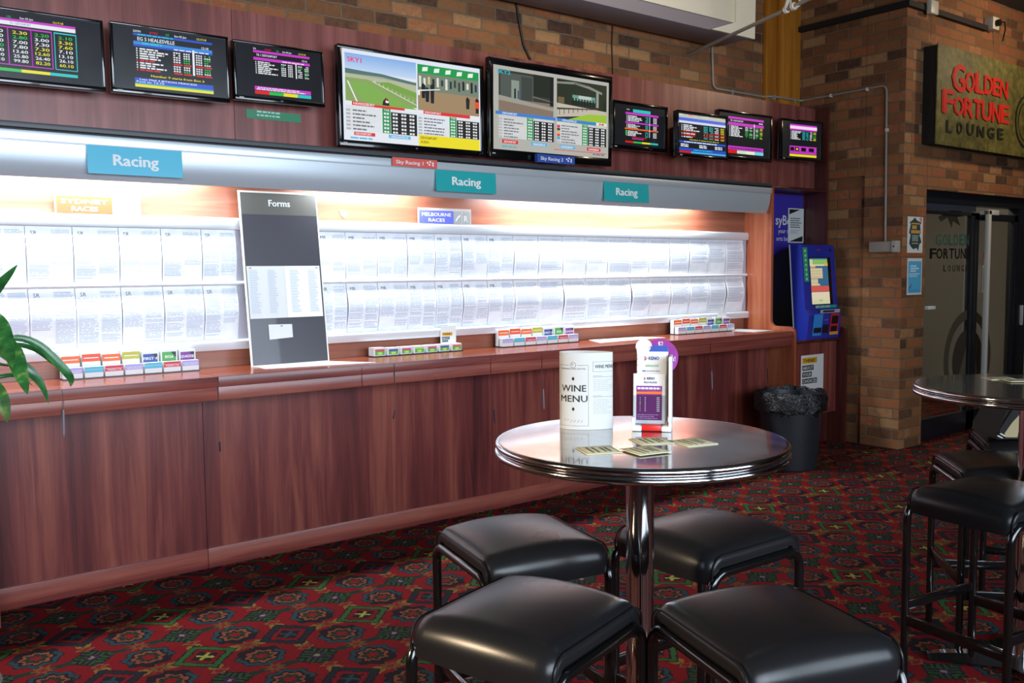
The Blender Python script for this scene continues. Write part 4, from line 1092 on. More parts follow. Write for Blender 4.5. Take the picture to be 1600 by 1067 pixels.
b = MB(); b.tube([(7.224, e.y+.02, a.z-.045), (7.219, e.y+.02, a.z-.045)], .007, pm('#202020', .4), 10); b.build('lock', t)
# dark ledge with sockets near the ceiling
LED = pm('#15110e', .7)
b = MB(); b.box(7.25, 7.30, 4.02, 5.139, 3.675, 3.72, LED); b.box(7.30, 8.62, 4.02, 4.06, 3.675, 3.72, LED)
o = b.build('cable_duct', origin=(7.3, 4.06, 3.675)); tag(o, 'dark cable duct along the top of the brick pier', 'cable duct')
for px, py, lb in ((1453, 13, 'white junction box on the dark duct above the lounge sign'), (1549, 38, 'white power socket at the duct\'s end above the lounge sign')):
    q = onY(px, py, 4.02)
    t = thing('wall_socket', lb, 'socket', (q.x, 4.02, q.z-.06))
    b = MB(); b.box(q.x-.06, q.x+.06, 3.975, 4.059 if px > 1500 else 4.019, q.z-.055, q.z+.055, pm('#cfc8b4', .4), .006); b.build('cover', t)
    if px > 1500:
        b = MB(); b.tube([(q.x, 3.974, q.z), (q.x, 3.94, q.z)], .03, pm('#101010', .4), 14); b.tube([(q.x, 3.94, q.z), (q.x+.06, 3.93, q.z+.01), (q.x+.12, 3.95, q.z-.04), (q.x+.14, 3.98, q.z-.14)], .006, pm('#101010', .4), 8); b.build('plug', t)
# black cables hanging on the back wall
for pts, lb in (([(805, -5), (812, 40), (818, 70), (826, 88), (836, 106)], 'black cable hanging down the bricks behind the largest screen\'s left side'), ([(957, 40), (956, 70), (957, 100), (958, 135)], 'thin black cable hanging down the bricks behind the largest screen\'s right corner')):
    P = [onY(x, y, 5.132) for x, y in pts]
    b = MB(); b.tube([tuple(p) for p in P], .009 if '805' in str(pts) else .005, pm('#17110c', .6), 8); tag(b.build('cable', origin=P[0]), lb, 'cable')
# ceiling unit
cream = pm('#e8dfc8', .5)
ac = thing('ceiling_unit', 'cream and grey air conditioning unit high on the brick wall', 'air conditioner', (5.0, 4.9, 3.39))
b = MB(); b.box(3.0, 6.14, 4.755, 5.08, 3.392, 3.80, pm('#8d8489', .55), .004); b.build('casing', ac)
b = MB(); b.box(3.0, 5.945, 4.742, 4.754, 3.485, 3.80, cream, .003); b.build('front_cover', ac)
b = MB(); b.prism([(5.947, 3.80), (5.947, 3.49), (5.655, 3.392), (6.185, 3.392), (6.192, 3.80)], 'y', 4.730, 4.754, cream); b.box(6.142, 6.18, 4.755, 5.08, 3.42, 3.80, cream); b.build('end_cap', ac)
b = MB()
for x in (3.6, 5.4): b.tube([(x, 4.92, 3.80), (x, 4.92, CEIL)], .012, pm('#77706a', .4), 8)
b.build('hanger_rod', ac)
# brace rod with clamp
r0 = onY(1075, 86, 5.139); r1 = onY(1235, 12, 4.0)
dr = (r1-r0); 
r2 = r0+dr*1.6
t = thing('brace_rod', 'slanting grey brace rod with white clamp in front of the timber post', 'rod', r0)
b = MB(); b.tube([tuple(r0), tuple(r2)], .014, pm('#8f887c', .45), 10); b.build('rod', t)
b = MB()
u = dr.normalized()
for o_ in (-.04, .03):
    c = r1+u*o_; b.tube([tuple(c-u*.012), tuple(c+u*.012)], .026, pm('#e2ddd0', .4), 12)
b.tube([tuple(r1-u*.04+Vector((-.02, -.01, .01))), tuple(r1+u*.0+Vector((-.05, -.02, .06))), tuple(r1+u*.03+Vector((-.03, -.01, .12)))], .014, pm('#e2ddd0', .4), 8)
b.tube([tuple(r1+u*.03+Vector((.0, -.01, -.02))), tuple(r1+u*.09+Vector((.0, -.01, .0))), tuple(r1+u*.06+Vector((.01, -.01, .05)))], .012, pm('#e2ddd0', .4), 8)
b.tube([tuple(r1+Vector((0, 0, .0))), (r1.x, r1.y, CEIL)], .008, pm('#e2ddd0', .4), 8)
b.build('clamp', t)

# lounge sign
SX0, SY = 7.66, 3.93
sz0, sz1 = 2.575, 3.40
t = thing('lounge_sign', 'olive gold Golden Fortune Lounge sign board with red letters', 'sign', (8.5, 4.0, sz0))
def goldboard():
    m, nt, bb = newmat('aged_gold_board'); h = NT(nt); p = h.obj()
    n = h.noise(p, 14, 5, 0.65); n2 = h.noise(p, 3, 3, .6)
    c = h.ramp(h.m('ADD', h.m('MULTIPLY', n, .6), h.m('MULTIPLY', n2, .4)), [(.35, lin('#332f11')), (.52, lin('#5e5827')), (.68, lin('#7f763e'))])
    nt.links.new(c, bb.inputs['Base Color']); bb.inputs['Roughness'].default_value = .6
    nt.links.new(h.bump(n, .2, .01), bb.inputs['Normal'])
    return m
a = onY(1466, 70, SY); SXL = a.x
b = MB(); b.box(SXL, SXL+2.35, SY, SY+.012, sz0, sz1, goldboard(), .003); b.build('face_board', t)
b = MB(); b.box(SXL+.01, SXL+2.34, SY+.0125, 4.059, sz0+.01, sz1-.01, pm('#1c1712', .7)); b.build('frame_box', t)
cv = Canvas(lambda u, v, d: (SXL+u-8.5, SY-.003-d-4.0, v), .004)
RL = pm('#c4281e', .45); DK = pm('#23261e', .5)
def at(px, py): q = onY(px, py, SY); return q.x-SXL, q.z-sz0
def chunky(word, pxs, tops, bots, m):
    for ch, (xa, xb), zt, zb in zip(word, pxs, tops, bots):
        ua, va = at(xa, zb); ub, vb = at(xb, zb-(0))
        vt = at(xa, zt)[1]
        cv.text(ch, ua, va, vt-va, m, 1, width=ub-ua, bold=0.05)
chunky('GOLDEN', [(1487, 1506), (1507, 1521), (1523, 1536), (1537, 1549), (1550, 1560), (1561, 1573)], [98, 111, 113, 117, 121, 124], [140, 142, 144, 146, 148, 152], RL)
chunky('FORTUNE', [(1472, 1488), (1489, 1504), (1505, 1519), (1520, 1532), (1533, 1547), (1549, 1561), (1562, 1575)], [138, 150, 152, 154, 157, 160, 163], [175, 178, 182, 184, 187, 190, 191], RL)
chunky('LOUNGE', [(1478, 1486), (1494, 1502), (1510, 1520), (1526, 1536), (1542, 1552), (1558, 1566)], [187, 190, 192, 196, 198, 200], [206, 208, 210, 213, 215, 217], DK)
cv.build('lettering', t)
cv = Canvas(lambda u, v, d: (SXL+u-8.5, SY-.003-d-4.0, v), .004)
cx, cz = at(1600, 190); cv.ring(cx+.06, cz, .23, .25, DK, 1); cv.ring(cx+.06, cz, .18, .19, DK, 1); cv.poly([(cx-.02, cz-.12), (cx+.02, cz+.1), (cx+.1, cz+.12), (cx+.06, cz-.1)], pm('#8a7a2c', .5), 1)
cv.build('emblem', t)

# posters on the pier
def pier_poster(p0, p1, p2, label, draw):
    a = onY(*p0, 4.056); e = onY(*p1, 4.056); zb = onY(*p2, 4.056).z
    W, H = e.x-a.x, a.z-zb
    t = thing('pier_poster', label, 'poster', (a.x, 4.056, zb), 'posters on the brick pier')
    plate(W, H, .002, WHITEP, 'sheet', t); cv = Canvas(); draw(cv, W, H); cv.build('print', t)
def pa(cv, W, H):
    G = pm('#2f4a4c', .5); Y = pm('#c89a4a', .5); P = pm('#b8d0cc', .5)
    cv.poly([(W*.2, H*.80), (W*.12, H*.84), (W*.3, H*.9), (W*.45, H*.98), (W*.6, H*.9), (W*.9, H*.84), (W*.8, H*.78), (W*.86, H*.55), (W*.78, H*.5), (W*.92, H*.3), (W*.78, H*.24), (W*.72, H*.06), (W*.6, H*.14), (W*.4, H*.1), (W*.25, H*.16), (W*.12, H*.26), (W*.2, H*.5), (W*.1, H*.55)], G, 1)
    cv.rect(W*.24, H*.79, W*.78, H*.83, Y, 2); cv.rect(W*.28, H*.66, W*.58, H*.76, Y, 2); cv.rect(W*.22, H*.54, W*.82, H*.63, Y, 2); cv.bars(W*.3, W*.74, H*.32, H*.5, 4, P, 2, .5, .2, True); cv.rect(W*.28, H*.25, W*.7, H*.28, Y, 2); cv.disc(W*.85, H*.93, W*.08, pm('#d08a98', .5), 1)
def pb(cv, W, H):
    cv.rect(W*.07, H*.05, W*.95, H*.92, pm('#58b0d8', .45), 1)
    cv.bars(W*.2, W*.8, H*.62, H*.82, 3, pm('#c8ecf8', .5), 2, .6, .4); cv.bars(W*.12, W*.85, H*.48, H*.6, 2, pm('#d8f0fa', .5), 2, .5, .3, True); cv.bars(W*.12, W*.9, H*.08, H*.16, 2, pm('#3a88b8', .5), 2, .4, .2, True)
    cv.poly([(W*.1, H*.18), (W*.2, H*.22), (W*.26, H*.32), (W*.28, H*.24), (W*.2, H*.17)], pm('#6a3a6a', .5), 2)
pier_poster((1418.5, 338), (1442.5, 340), (1417, 395), 'white poster with dark ornate bottle shape, upper one on the brick pier', pa)
pier_poster((1418, 403.5), (1441, 403), (1416, 461), 'light blue poster taped below the ornate one on the pier', pb)

# ------------------------------------------------------------------ glazed doors
DY = 4.12
fr = bpy.data.objects.new('door_frame', None); COL.objects.link(fr); fr.location = (9.2, DY, 0); fr['kind'] = 'structure'; fr['label'] = 'black door frame under the brick lintel'
b = MB(); b.box(7.681, 10.9, DY, DY+.12, 2.115, 2.214, BLACKFRAME, .003); b.build('head_rail', fr)
b = MB(); b.box(7.70, 8.72, DY+.012, DY+.06, 2.055, 2.114, pm('#3c4250', .25, .3)); b.build('closer_rail', fr)
b = MB(); b.box(7.681, 7.72, DY, DY+.12, 0, 2.114, BLACKFRAME, .003); b.box(9.62, 9.80, DY, DY+.12, 0, 2.114, BLACKFRAME, .003); b.box(10.8, 10.9, DY, DY+.12, 0, 2.114, BLACKFRAME); b.build('jamb', fr)
def leaf(nm, x0, x1, y, label, left):
    t = bpy.data.objects.new(nm, None); COL.objects.link(t); t.location = ((x0+x1)/2, y, 0.004); t['kind'] = 'structure'; t['label'] = label
    b = MB(); s = .075
    b.box(x0, x0+s if not left else x0+.02, y, y+.045, .004, 2.05, BLACKFRAME, .003); b.box(x1-.07 if left else x1-s, x1, y, y+.045, .004, 2.05, BLACKFRAME, .003); b.box(x0, x1, y, y+.045, .004, .19, BLACKFRAME, .003); b.box(x0, x1, y, y+.045, 1.985 if not left else 2.02, 2.05, BLACKFRAME, .003); b.build('frame', t)
    b = MB(); b.box(x0+.02, x1-.05, y+.018, y+.026, .18, 2.03, GLASS); b.build('glass', t, smooth=0)
    return t
da = leaf('door_1', 7.722, 8.72, DY+.02, 'left dark glass door leaf with faded lettering', True)
db = leaf('door_2', 8.735, 9.615, DY+.02, 'right dark glass door leaf with tall white pull handle', False)
# decals on the left glass
gy = DY+.0365
def gz(px, py): q = onY(px, py, gy); return q.x, q.z
cv = Canvas(lambda u, v, d: (u-da.location.x, gy-d-da.location.y, v-da.location.z), .001)
KD = pm('#0c0c0b', .5); KG = pm('#24221c', .6)
def dec(word, pxs, zt, zb, m, b_=0.04):
    for ch, (xa, xb) in zip(word, pxs):
        x0, z0 = gz(xa, zb); x1, z1 = gz(xb, zb); cv.text(ch, x0, z0, gz(xa, zt)[1]-z0, m, 1, width=x1-x0, bold=b_)
dec('GOLDEN', [(1462, 1470), (1473, 1480), (1482, 1488), (1490, 1497), (1499, 1505), (1507, 1514)], 366, 383, pm('#2f5a4e', .5))
dec('FORTUNE', [(1453, 1462), (1463, 1472), (1474, 1481), (1483, 1490), (1492, 1499), (1501, 1508), (1510, 1517)], 388, 404, KD)
dec('LOUNGE', [(1474, 1478), (1481, 1485), (1488, 1492), (1495, 1499), (1502, 1506), (1509, 1513)], 414, 424, KG)
x0, z0 = gz(1470, 334); cv.poly([(x0-.05, z0-.03), (x0+.15, z0+.03), (x0+.35, z0+.05), (x0+.42, z0-.01), (x0+.30, z0-.02), (x0+.36, z0-.10), (x0+.22, z0-.06), (x0+.2, z0-.12), (x0+.12, z0-.03), (x0, z0-.07)], KG, 1)
cxx, czz = gz(1512, 560); cv.ring(cxx, czz, .37, .46, pm('#4a4438', .5), 1, 40); cv.disc(cxx, czz-.02, .30, pm('#38332a', .5), 1)
cv.poly([(cxx-.2, czz-.2), (cxx-.05, czz+.1), (cxx+.05, czz+.18), (cxx+.12, czz+.05), (cxx+.2, czz-.15)], pm('#5a5244', .5), 2)
cv.build('glass_decal', da)
b = MB(); q = onY(1456, 481, DY+.0); b.box(q.x-.06, q.x+.07, DY+.0, DY+.037, q.z-.015, q.z+.015, pm('#d8d8d4', .3), .004); b.build('latch', da)
cv = Canvas(lambda u, v, d: (u-da.location.x, DY+.019-d-da.location.y, v-da.location.z), .001)
x0, z0 = gz(1531, 457); x1, z1 = gz(1537, 414); cv.rect(x0, z0, x1, z1, pm('#c8ccd4', .5), 1); cv.rect(x0+.01, z1+.06, x1, z1+.11, pm('#b82830', .5), 1); cv.bars(x0+.015, x1-.015, z0+.03, z1-.03, 8, pm('#3a3e48', .5), 2, .5, .5); cv.build('push_label', da)
b = MB(); WB = pm('#d6d4cc', .3)
b.box(8.80, 8.85, DY-.075, DY-.035, .055, 2.075, WB, .006); b.box(8.80, 9.0, DY-.075, DY-.035, 2.03, 2.078, WB, .006); b.box(8.80, 8.97, DY-.075, DY-.035, .05, .09, WB, .006); b.box(8.815, 8.84, DY-.04, DY+.021, 2.035, 2.07, WB); b.box(8.815, 8.84, DY-.04, DY+.021, .055, .085, WB); b.build('pull_handle', db)
b = MB(); q = onY(1598, 492, DY-.01); b.box(9.66, 9.685, DY-.03, DY-.001, q.z-.1, q.z+.1, pm('#c8c8c8', .3), .004); b.build('frame_handle', fr)
# ------------------------------------------------------------------ bar tables
TH = 1.10
def bar_table(cx, cy, R, label, rot=0.0):
    t = thing('bar_table', label, 'table', (cx, cy, 0), 'round bar tables')
    b = MB(); b.lathe([(0, TH-.004), (R-.014, TH-.004), (R-.014, TH), (0, TH)][2:3]+[(R-.013, TH-.0005), (R-.013, TH-.03), (0, TH-.03)], TABLETOP, (cx, cy, 0), 96)
    b.lathe([(0, TH), (R-.013, TH)], TABLETOP, (cx, cy, 0), 96); b.build('tabletop', t)
    b = MB(); r1 = .0095
    prof = [(R-.0125, TH)] + [(R-r1+r1*math.cos(R_(q)), TH-.0095+r1*math.sin(R_(q))) for q in range(90, -91, -22)] + [(R-.012, TH-.0195)] + [(R-r1+.002+r1*math.cos(R_(q)), TH-.030+r1*math.sin(R_(q))) for q in range(90, -91, -22)] + [(R-.05, TH-.041), (R-.05, TH-.031), (R-.0125, TH-.031), (R-.0125, TH)]
    b.lathe(prof, CHROME, (cx, cy, 0), 96); b.build('chrome_rim', t, smooth=50)
    b = MB(); b.lathe([(0, .05), (.0375, .05), (.0375, TH-.031), (0, TH-.031)], CHROME, (cx, cy, 0), 40); b.build('pole', t)
    b = MB(); b.lathe([(0, TH-.044), (.11, TH-.044), (.11, TH-.0305), (0, TH-.0305)], pm('#222224', .4), (cx, cy, 0), 32); b.build('mounting_plate', t)
    for k in range(4):
        an = rot+k*math.pi/2; d = Vector((math.cos(an), math.sin(an), 0)); n = Vector((-d.y, d.x, 0)); c = Vector((cx, cy, 0))
        b = MB()
        def sec(s, w_, h0, h1): q = c+d*s; return [b.bm.verts.new(q+n*w_+Vector((0, 0, h0))), b.bm.verts.new(q-n*w_+Vector((0, 0, h0))), b.bm.verts.new(q-n*w_*.7+Vector((0, 0, h1))), b.bm.verts.new(q+n*w_*.7+Vector((0, 0, h1)))]
        rs = [sec(.0, .034, .012, .065), sec(.10, .034, .012, .060), sec(.30, .026, .006, .036), sec(.335, .020, .0, .026)]
        i = b.mi(CHROME)
        for q0, q1 in zip(rs, rs[1:]):
            for j in range(4): b._face([q0[j], q0[(j+1) % 4], q1[(j+1) % 4], q1[j]], i)
        b._face(rs[0], i); b._face(rs[-1][::-1], i)
        b.build('foot', t)
    return t
T1 = (1.757, 1.705); T2 = (3.64, 1.50)
bar_table(*T1, .389, 'round grey bar table with chrome rim holding the wine menu', .6)
bar_table(*T2, .41, 'round bar table with dark reflecting top at the right picture edge', math.atan2(.32, -.21))

# ------------------------------------------------------------------ stools
SZ = 0.752; L2 = .205; W2 = .195; ZT = .708; RB = .055; TR_ = .0142
def stool_parts(t):
    # seat pad: path along x, waterfall at both ends
    def path(s):
        # s 0..1 from the lower front edge, over the top, to the lower back edge; returns x, z, normal
        drop, r = .034, .05
        flat = 2*(L2-r); q = math.pi/2*r; tot = 2*drop+2*q+flat; d = s*tot
        if d < drop: return -L2, SZ-r-drop+d, (-1, 0)
        d -= drop
        if d < q: a = d/r; return -L2+r-r*math.cos(a), SZ-r+r*math.sin(a), (-math.cos(a), math.sin(a))
        d -= q
        if d < flat: return -L2+r+d, SZ, (0, 1)
        d -= flat
        if d < q: a = d/r; return L2-r+r*math.sin(a), SZ-r+r*math.cos(a), (math.sin(a), math.cos(a))
        d -= q
        return L2, SZ-r-d, (1, 0)
    b = MB(); i = b.mi(VINYL)
    NS, NV = 40, 18
    rows = []
    for a in range(NS+1):
        x, z, n = path(a/NS); row = []
        # across: lower inner edge, side wall, rounded edge, crowned top, ...
        prof = []
        th = .040
        endf = min(1, min(a, NS-a)/4.0)
        for v in range(NV+1):
            y = -1+2*v/NV
            cr = .028*(1-abs(y)**2.2)*(0.35+.65*math.sin(math.pi*a/NS))
            e = max(0, abs(y)-.90)/.10
            prof.append((y*(W2-.002), cr-.010*e*e))
        left = [(-W2+.012, -th), (-W2, -th+.004), (-W2-.001, -.022)]
        prof = left + prof + [(-q[0], q[1]) for q in left[::-1]]
        for (y, o_) in prof: row.append(b.bm.verts.new((x+n[0]*o_, y, z+n[1]*o_)))
        rows.append(row)
    for r0, r1_ in zip(rows, rows[1:]):
        for k in range(len(r0)-1): b._face([r0[k], r0[k+1], r1_[k+1], r1_[k]], i)
        b._face([r0[-1], r0[0], r1_[0], r1_[-1]], i)
    b._face(rows[0], i); b._face(rows[-1][::-1], i)
    seat = b.build('seat', t, world=False, smooth=60)
    for sy in (-1, 1):
        b = MB(); P = []
        for a in range(NS+1):
            x, z, n = path(a/NS); P.append((x-n[0]*.006, sy*(W2+.0005), z-n[1]*.006))
        b.tube(P, .0028, VINYL, 6); b.build('piping', seat, world=False)
    yt = W2-.001
    for sx in (-1, 1):
        for sy in (-1, 1):
            P = [(sx*(L2-.004), sy*yt, 0.002), (sx*(L2-.004), sy*yt, .35), (sx*(L2-.004), sy*yt, ZT-RB-.03)]
            P += [(sx*(L2-.004-RB+RB*math.cos(R_(q))), sy*yt, ZT-RB-.0+RB*math.sin(R_(q))-.012) for q in range(0, 91, 10)]
            P += [(0, sy*yt, ZT-.012)]
            b = MB(); b.tube(P, TR_, BLACKTUBE, 12); b.build('leg', t, world=False, smooth=60)
    X = L2-.004
    for sx in (-1, 1):
        b = MB(); b.box(sx*X-.008, sx*X+.008, -yt+.009, yt-.009, .245, .283, BLACKTUBE, .002); b.build('foot_rail', t, world=False)
    for sy in (-1, 1):
        b = MB(); b.box(-X+.009, X-.009, sy*yt-.008, sy*yt+.008, .30, .335, BLACKTUBE, .002); b.build('side_rail', t, world=False)
    b = MB(); b.box(-L2+.03, L2-.03, -yt+.013, yt-.013, ZT-.008, ZT+.0045, pm('#0e0e0f', .6)); b.build('seat_base', t, world=False)
def deep_copy(o, parent=None):
    c = o.copy(); COL.objects.link(c)
    if parent is not None: c.parent = parent
    for ch in list(o.children): deep_copy(ch, c)
    return c
SP = [(1.322, 1.645, 17.2, 'black vinyl bar stool nearest the camera on the left'),
      (1.708, 1.246, -108, 'large black vinyl bar stool in the foreground centre, with bluish front highlight'),
      (1.686, 2.140, -102.8, 'black vinyl bar stool between the round table and the counter'),
      (2.168, 1.822, -1, 'black vinyl bar stool behind the chrome pole of the round table'),
      (3.305, 1.480, -8, 'black vinyl bar stool in front at the right-hand table'),
      (3.815, 1.690, 43, 'black vinyl bar stool behind the other at the right-hand table')]
base = None
for (x, y, ang, lb) in SP:
    if base is None:
        base = thing('bar_stool', lb, 'stool', (0, 0, 0), 'black bar stools'); stool_parts(base); o = base
    else:
        o = deep_copy(base); o['label'] = lb
    o.location = (x, y, 0); o.rotation_euler = (0, 0, R_(ang))

# ------------------------------------------------------------------ on the round table
ZS = TH+.0005
mc = onZ(916, 675.5, ZS)   # front of the menu's base
md = onZ(916, 668, ZS)
ang = math.atan2(ray(916, 640).x, ray(916, 640).y)
M = Matrix.Translation((md.x, md.y, ZS)) @ Matrix.Rotation(-ang, 4, 'Z')
wm = thing('wine_menu', 'white rolled wine menu standing on the round table', 'menu', mat=M)
dist = (md-CAMP).length
WMW = 82*dist/F_PX; WMH = 118*dist/F_PX
A_, B_ = WMW/2, WMW*.26
# outline of the rolled sheet, from the right fold clockwise round the front to the left and back
N = 72
def roll(th):
    x = A_*math.cos(th); y = B_*math.sin(th)
    return x, y*(1-.25*math.cos(th)) - .004*math.cos(th)
LUT = [0.0]; TH_ = [-i*math.pi*2/720 for i in range(721)]
for i in range(720):
    p, q = roll(TH_[i]), roll(TH_[i+1]); LUT.append(LUT[-1]+math.hypot(q[0]-p[0], q[1]-p[1]))
def at_len(s):
    s = max(0, min(LUT[-1]-1e-6, s)); lo, hi = 0, 720
    while hi-lo > 1:
        m_ = (lo+hi)//2
        if LUT[m_] <= s: lo = m_
        else: hi = m_
    f = (s-LUT[lo])/(LUT[hi]-LUT[lo]+1e-12); th = TH_[lo]+(TH_[hi]-TH_[lo])*f
    return roll(th)
PER = LUT[-1]
def wrap(u, v, d):
    # u runs left to right across the visible front: 0 at the left extreme
    s = PER/2-u
    p = at_len(s); q0 = at_len(s-.0008); q1 = at_len(s+.0008)
    tx, ty = q1[0]-q0[0], q1[1]-q0[1]; l = math.hypot(tx, ty)+1e-12
    nx, ny = -ty/l, tx/l
    if nx*p[0]+ny*p[1] < 0: nx, ny = -nx, -ny
    return (p[0]+nx*d, p[1]+ny*d, v)
b = MB(); MP = pm('#bebeba', .6); i = b.mi(MP)
ring = [roll(-2*math.pi*k/N) for k in range(N)]
o0 = [b.bm.verts.new((x, y, 0)) for x, y in ring]; o1 = [b.bm.verts.new((x, y, WMH)) for x, y in ring]
n0 = [b.bm.verts.new((x*.992, y*.985, 0)) for x, y in ring]; n1 = [b.bm.verts.new((x*.992, y*.985, WMH)) for x, y in ring]
for k in range(N):
    j = (k+1) % N
    b._face([o0[k], o0[j], o1[j], o1[k]], i); b._face([n0[j], n0[k], n1[k], n1[j]], i); b._face([o1[k], o1[j], n1[j], n1[k]], i); b._face([o0[j], o0[k], n0[k], n0[j]], i)
b.build('rolled_sheet', wm, world=False)
cv = Canvas(None, .0004); HALF = PER/2
KI = pm('#151515', .5); LI = pm('#8a8c90', .5)
fx0, fx1 = HALF*.10, HALF*.56
cv.rect(fx0, WMH*.05, fx1, WMH*.053, KI, 1, 8); cv.rect(fx0, WMH*.05, fx0+.0006, WMH*.84, KI, 1); cv.rect(fx1, WMH*.05, fx1+.0006, WMH*.84, KI, 1)
fm = (fx0+fx1)/2; cv.rect(fx0, WMH*.838, fm-.013, WMH*.842, KI, 1, 4); cv.rect(fm+.013, WMH*.838, fx1, WMH*.842, KI, 1, 4)
cv.ring(fm, WMH*.845, .0075, .0082, KI, 1); cv.text('K', fm-.0035, WMH*.842, .005, KI, 1, bold=False)
cv.text('ERMINGTON HOTEL', fm, WMH*.785, .0042, KI, 1, width=(fx1-fx0)*.86, align='c')
for z in (.665, .27): cv.poly([(fm-.0045, WMH*z), (fm, WMH*(z-.028)), (fm+.0045, WMH*z), (fm, WMH*(z+.028))], KI, 1)
cv.text('WINE', fm, WMH*.50, WMH*.085, KI, 1, width=(fx1-fx0)*.86, align='c', bold=0.02); cv.text('MENU', fm, WMH*.365, WMH*.085, KI, 1, width=(fx1-fx0)*.94, align='c', bold=0.02)
P = [(fm-.026+.052*k/24, WMH*(.115+.018*math.sin(k*1.35)+.02*math.exp(-((k-3)/2.)**2))) for k in range(25)]
for p, q in zip(P, P[1:]): cv.poly([p, (p[0]+.0004, p[1]-.0007), (q[0]+.0004, q[1]-.0007), q], KI, 1)
gx0, gx1 = HALF*.63, HALF*1.02
cv.frame(gx0, WMH*.755, gx1, WMH*.885, .0006, KI, 1); cv.text('WINE MENU', gx0+.006, WMH*.80, WMH*.045, KI, 1, width=(gx1-gx0)*.80, bold=True)
for z0, z1, n in ((.50, .66, 7), (.20, .40, 9)):
    cv.rect(gx0, WMH*(z1+.025), gx1, WMH*(z1+.028), KI, 1, 6); cv.bars(gx0, gx0+.03, WMH*(z1+.032), WMH*(z1+.05), 1, LI, 1, .5, .2, True); cv.bars(gx0+.001, gx1-.004, WMH*z0, WMH*z1, n, LI, 1, .22, .4, True)
cv.build('print', wm, cut=(.002, wrap))

# keno brochure stand
kb = onZ(1019, 671, ZS)
M = Matrix.Translation((kb.x, kb.y, ZS)) @ Matrix.Rotation(R_(-50), 4, 'Z') @ Matrix.Diagonal((1.06, 1.06, 1.27, 1))
dk = (kb-CAMP).length; U = dk/F_PX   # metres per pixel here
ks = thing('brochure_stand', 'acrylic keno brochure stand with purple and white leaflets', 'brochure stand', mat=M)
bw = 52*U/2
b = MB(); b.box(-bw-.004, -bw+.022, -.035, .045, 0, .012, WHITEP, .003); b.box(bw-.022, bw+.004, -.035, .045, 0, .012, WHITEP, .003); b.box(-bw, bw, .02, .045, 0, .010, WHITEP); b.box(bw-.004, bw+.004, -.03, .045, .008, .165, WHITEP, .002); b.box(-bw-.004, -bw+.004, -.03, .045, .008, .03, WHITEP, .002); b.build('base', ks, world=False)
b = MB(); b.box(-bw+.022, bw-.022, -.033, -.01, .001, .014, pm('#d0221c', .35), .003); b.build('red_insert', ks, world=False)
M2 = Matrix.Rotation(R_(-6), 4, 'X')
def tilt(y0, z0): return lambda u, v, d: tuple(Vector((u, y0-d+v*math.sin(R_(7)), z0+v*math.cos(R_(7)))))
def leaflet(name, x0, x1, y0, z0, z1, mcol):
    b = MB(); f = tilt(y0, 0); i = b.mi(mcol)
    A = [b.bm.verts.new(f(u, v, .001)) for u, v in ((x0, z0), (x1, z0), (x1, z1), (x0, z1))]; B = [b.bm.verts.new(f(u, v, -.004)) for u, v in ((x0, z0), (x1, z0), (x1, z1), (x0, z1))]
    b._face(A, i); b._face(B[::-1], i)
    for k in range(4): b._face([A[k], A[(k+1) % 4], B[(k+1) % 4], B[k]], i)
    o = b.build(name, ks, world=False); return o, Canvas(lambda u, v, d: f(u, v, .001+d), .0005)
PUR = pm('#6a1f66', .35); 
def keno(cv, x, z, h):
    cv.poly([(x, z), (x, z+h*1.5), (x+h*1.1, z+h*.75)], pm('#e07a2a', .4), 2); cv.poly([(x, z), (x, z+h*.8), (x+h*.6, z+h*.45)], pm('#2a6ac0', .4), 3); cv.poly([(x, z+h*1.5), (x, z+h), (x+h*.6, z+h*1.1)], pm('#c0306a', .4), 3)
    cv.text('KENO', x+h*1.5, z+h*.35, h, pm('#1f3a7a', .4), 2, width=h*3.6, bold=0.04)
o, cv = leaflet('header_disc', -.001, .001, .036, .10, .11, pm('#8a1f86', .35))
cv.disc(.016, .158, .042, pm('#8f2088', .35), 1, 40, .050); cv.text('$2', .012, .184, .010, WHITEP, 3, bold=True); cv.text('win!', .058, .150, .011, WHITEP, 3, align='r', bold=True); cv.disc(-.026, .182, .0175, pm('#efeae6', .4), 4, 32, .022); keno(cv, -.042, .183, .0045); cv.bars(-.036, -.014, .170, .180, 2, pm('#5a6a8a', .4), 5, .5, .2, True)
cv.build('disc_print', o)
o, cv = leaflet('rear_leaflet', -bw+.004, bw-.008, .022, .015, .180, WHITEP)
cv.poly([(-.008, .18), (-.003, .186), (bw-.01, .186), (bw-.008, .18)], pm('#2a4aa0', .4), 1); cv.poly([(-.012, .172), (-.006, .18), (bw-.008, .18), (bw-.008, .172)], pm('#2a4aa0', .4), 1); cv.build('print', o)
o, cv = leaflet('advanced_leaflet', -bw+.006, bw-.012, .008, .012, .170, WHITEP)
keno(cv, -.022, .152, .0075); cv.text('advanced', .014, .139, .0065, pm('#5aa04a', .4), 2, align='r', bold=False, width=.034); cv.rect(-.028, .128, -.018, .131, pm('#3a6ab0', .4), 1); cv.bars(-.016, .02, .126, .133, 1, LI, 1, .4, .1, True); cv.rect(-.028, .115, -.018, .118, pm('#c03a4a', .4), 1); cv.bars(-.016, .02, .113, .12, 1, LI, 1, .4, .1, True)
for k in range(5): cv.rect(-bw+.006, .10+.014*k, -bw+.009, .101+.014*k, pm('#303030'), 1)
cv.build('print', o)
o, cv = leaflet('front_leaflet', -bw-.002, bw-.014, -.008, .014, .125, WHITEP)
x0, x1 = -bw+.006, bw-.022
keno(cv, -.022, .110, .0055); cv.text('MEGA-MILLIONS', .012, .104, .0038, pm('#303a5a', .4), 2, align='r', width=.034, bold=True)
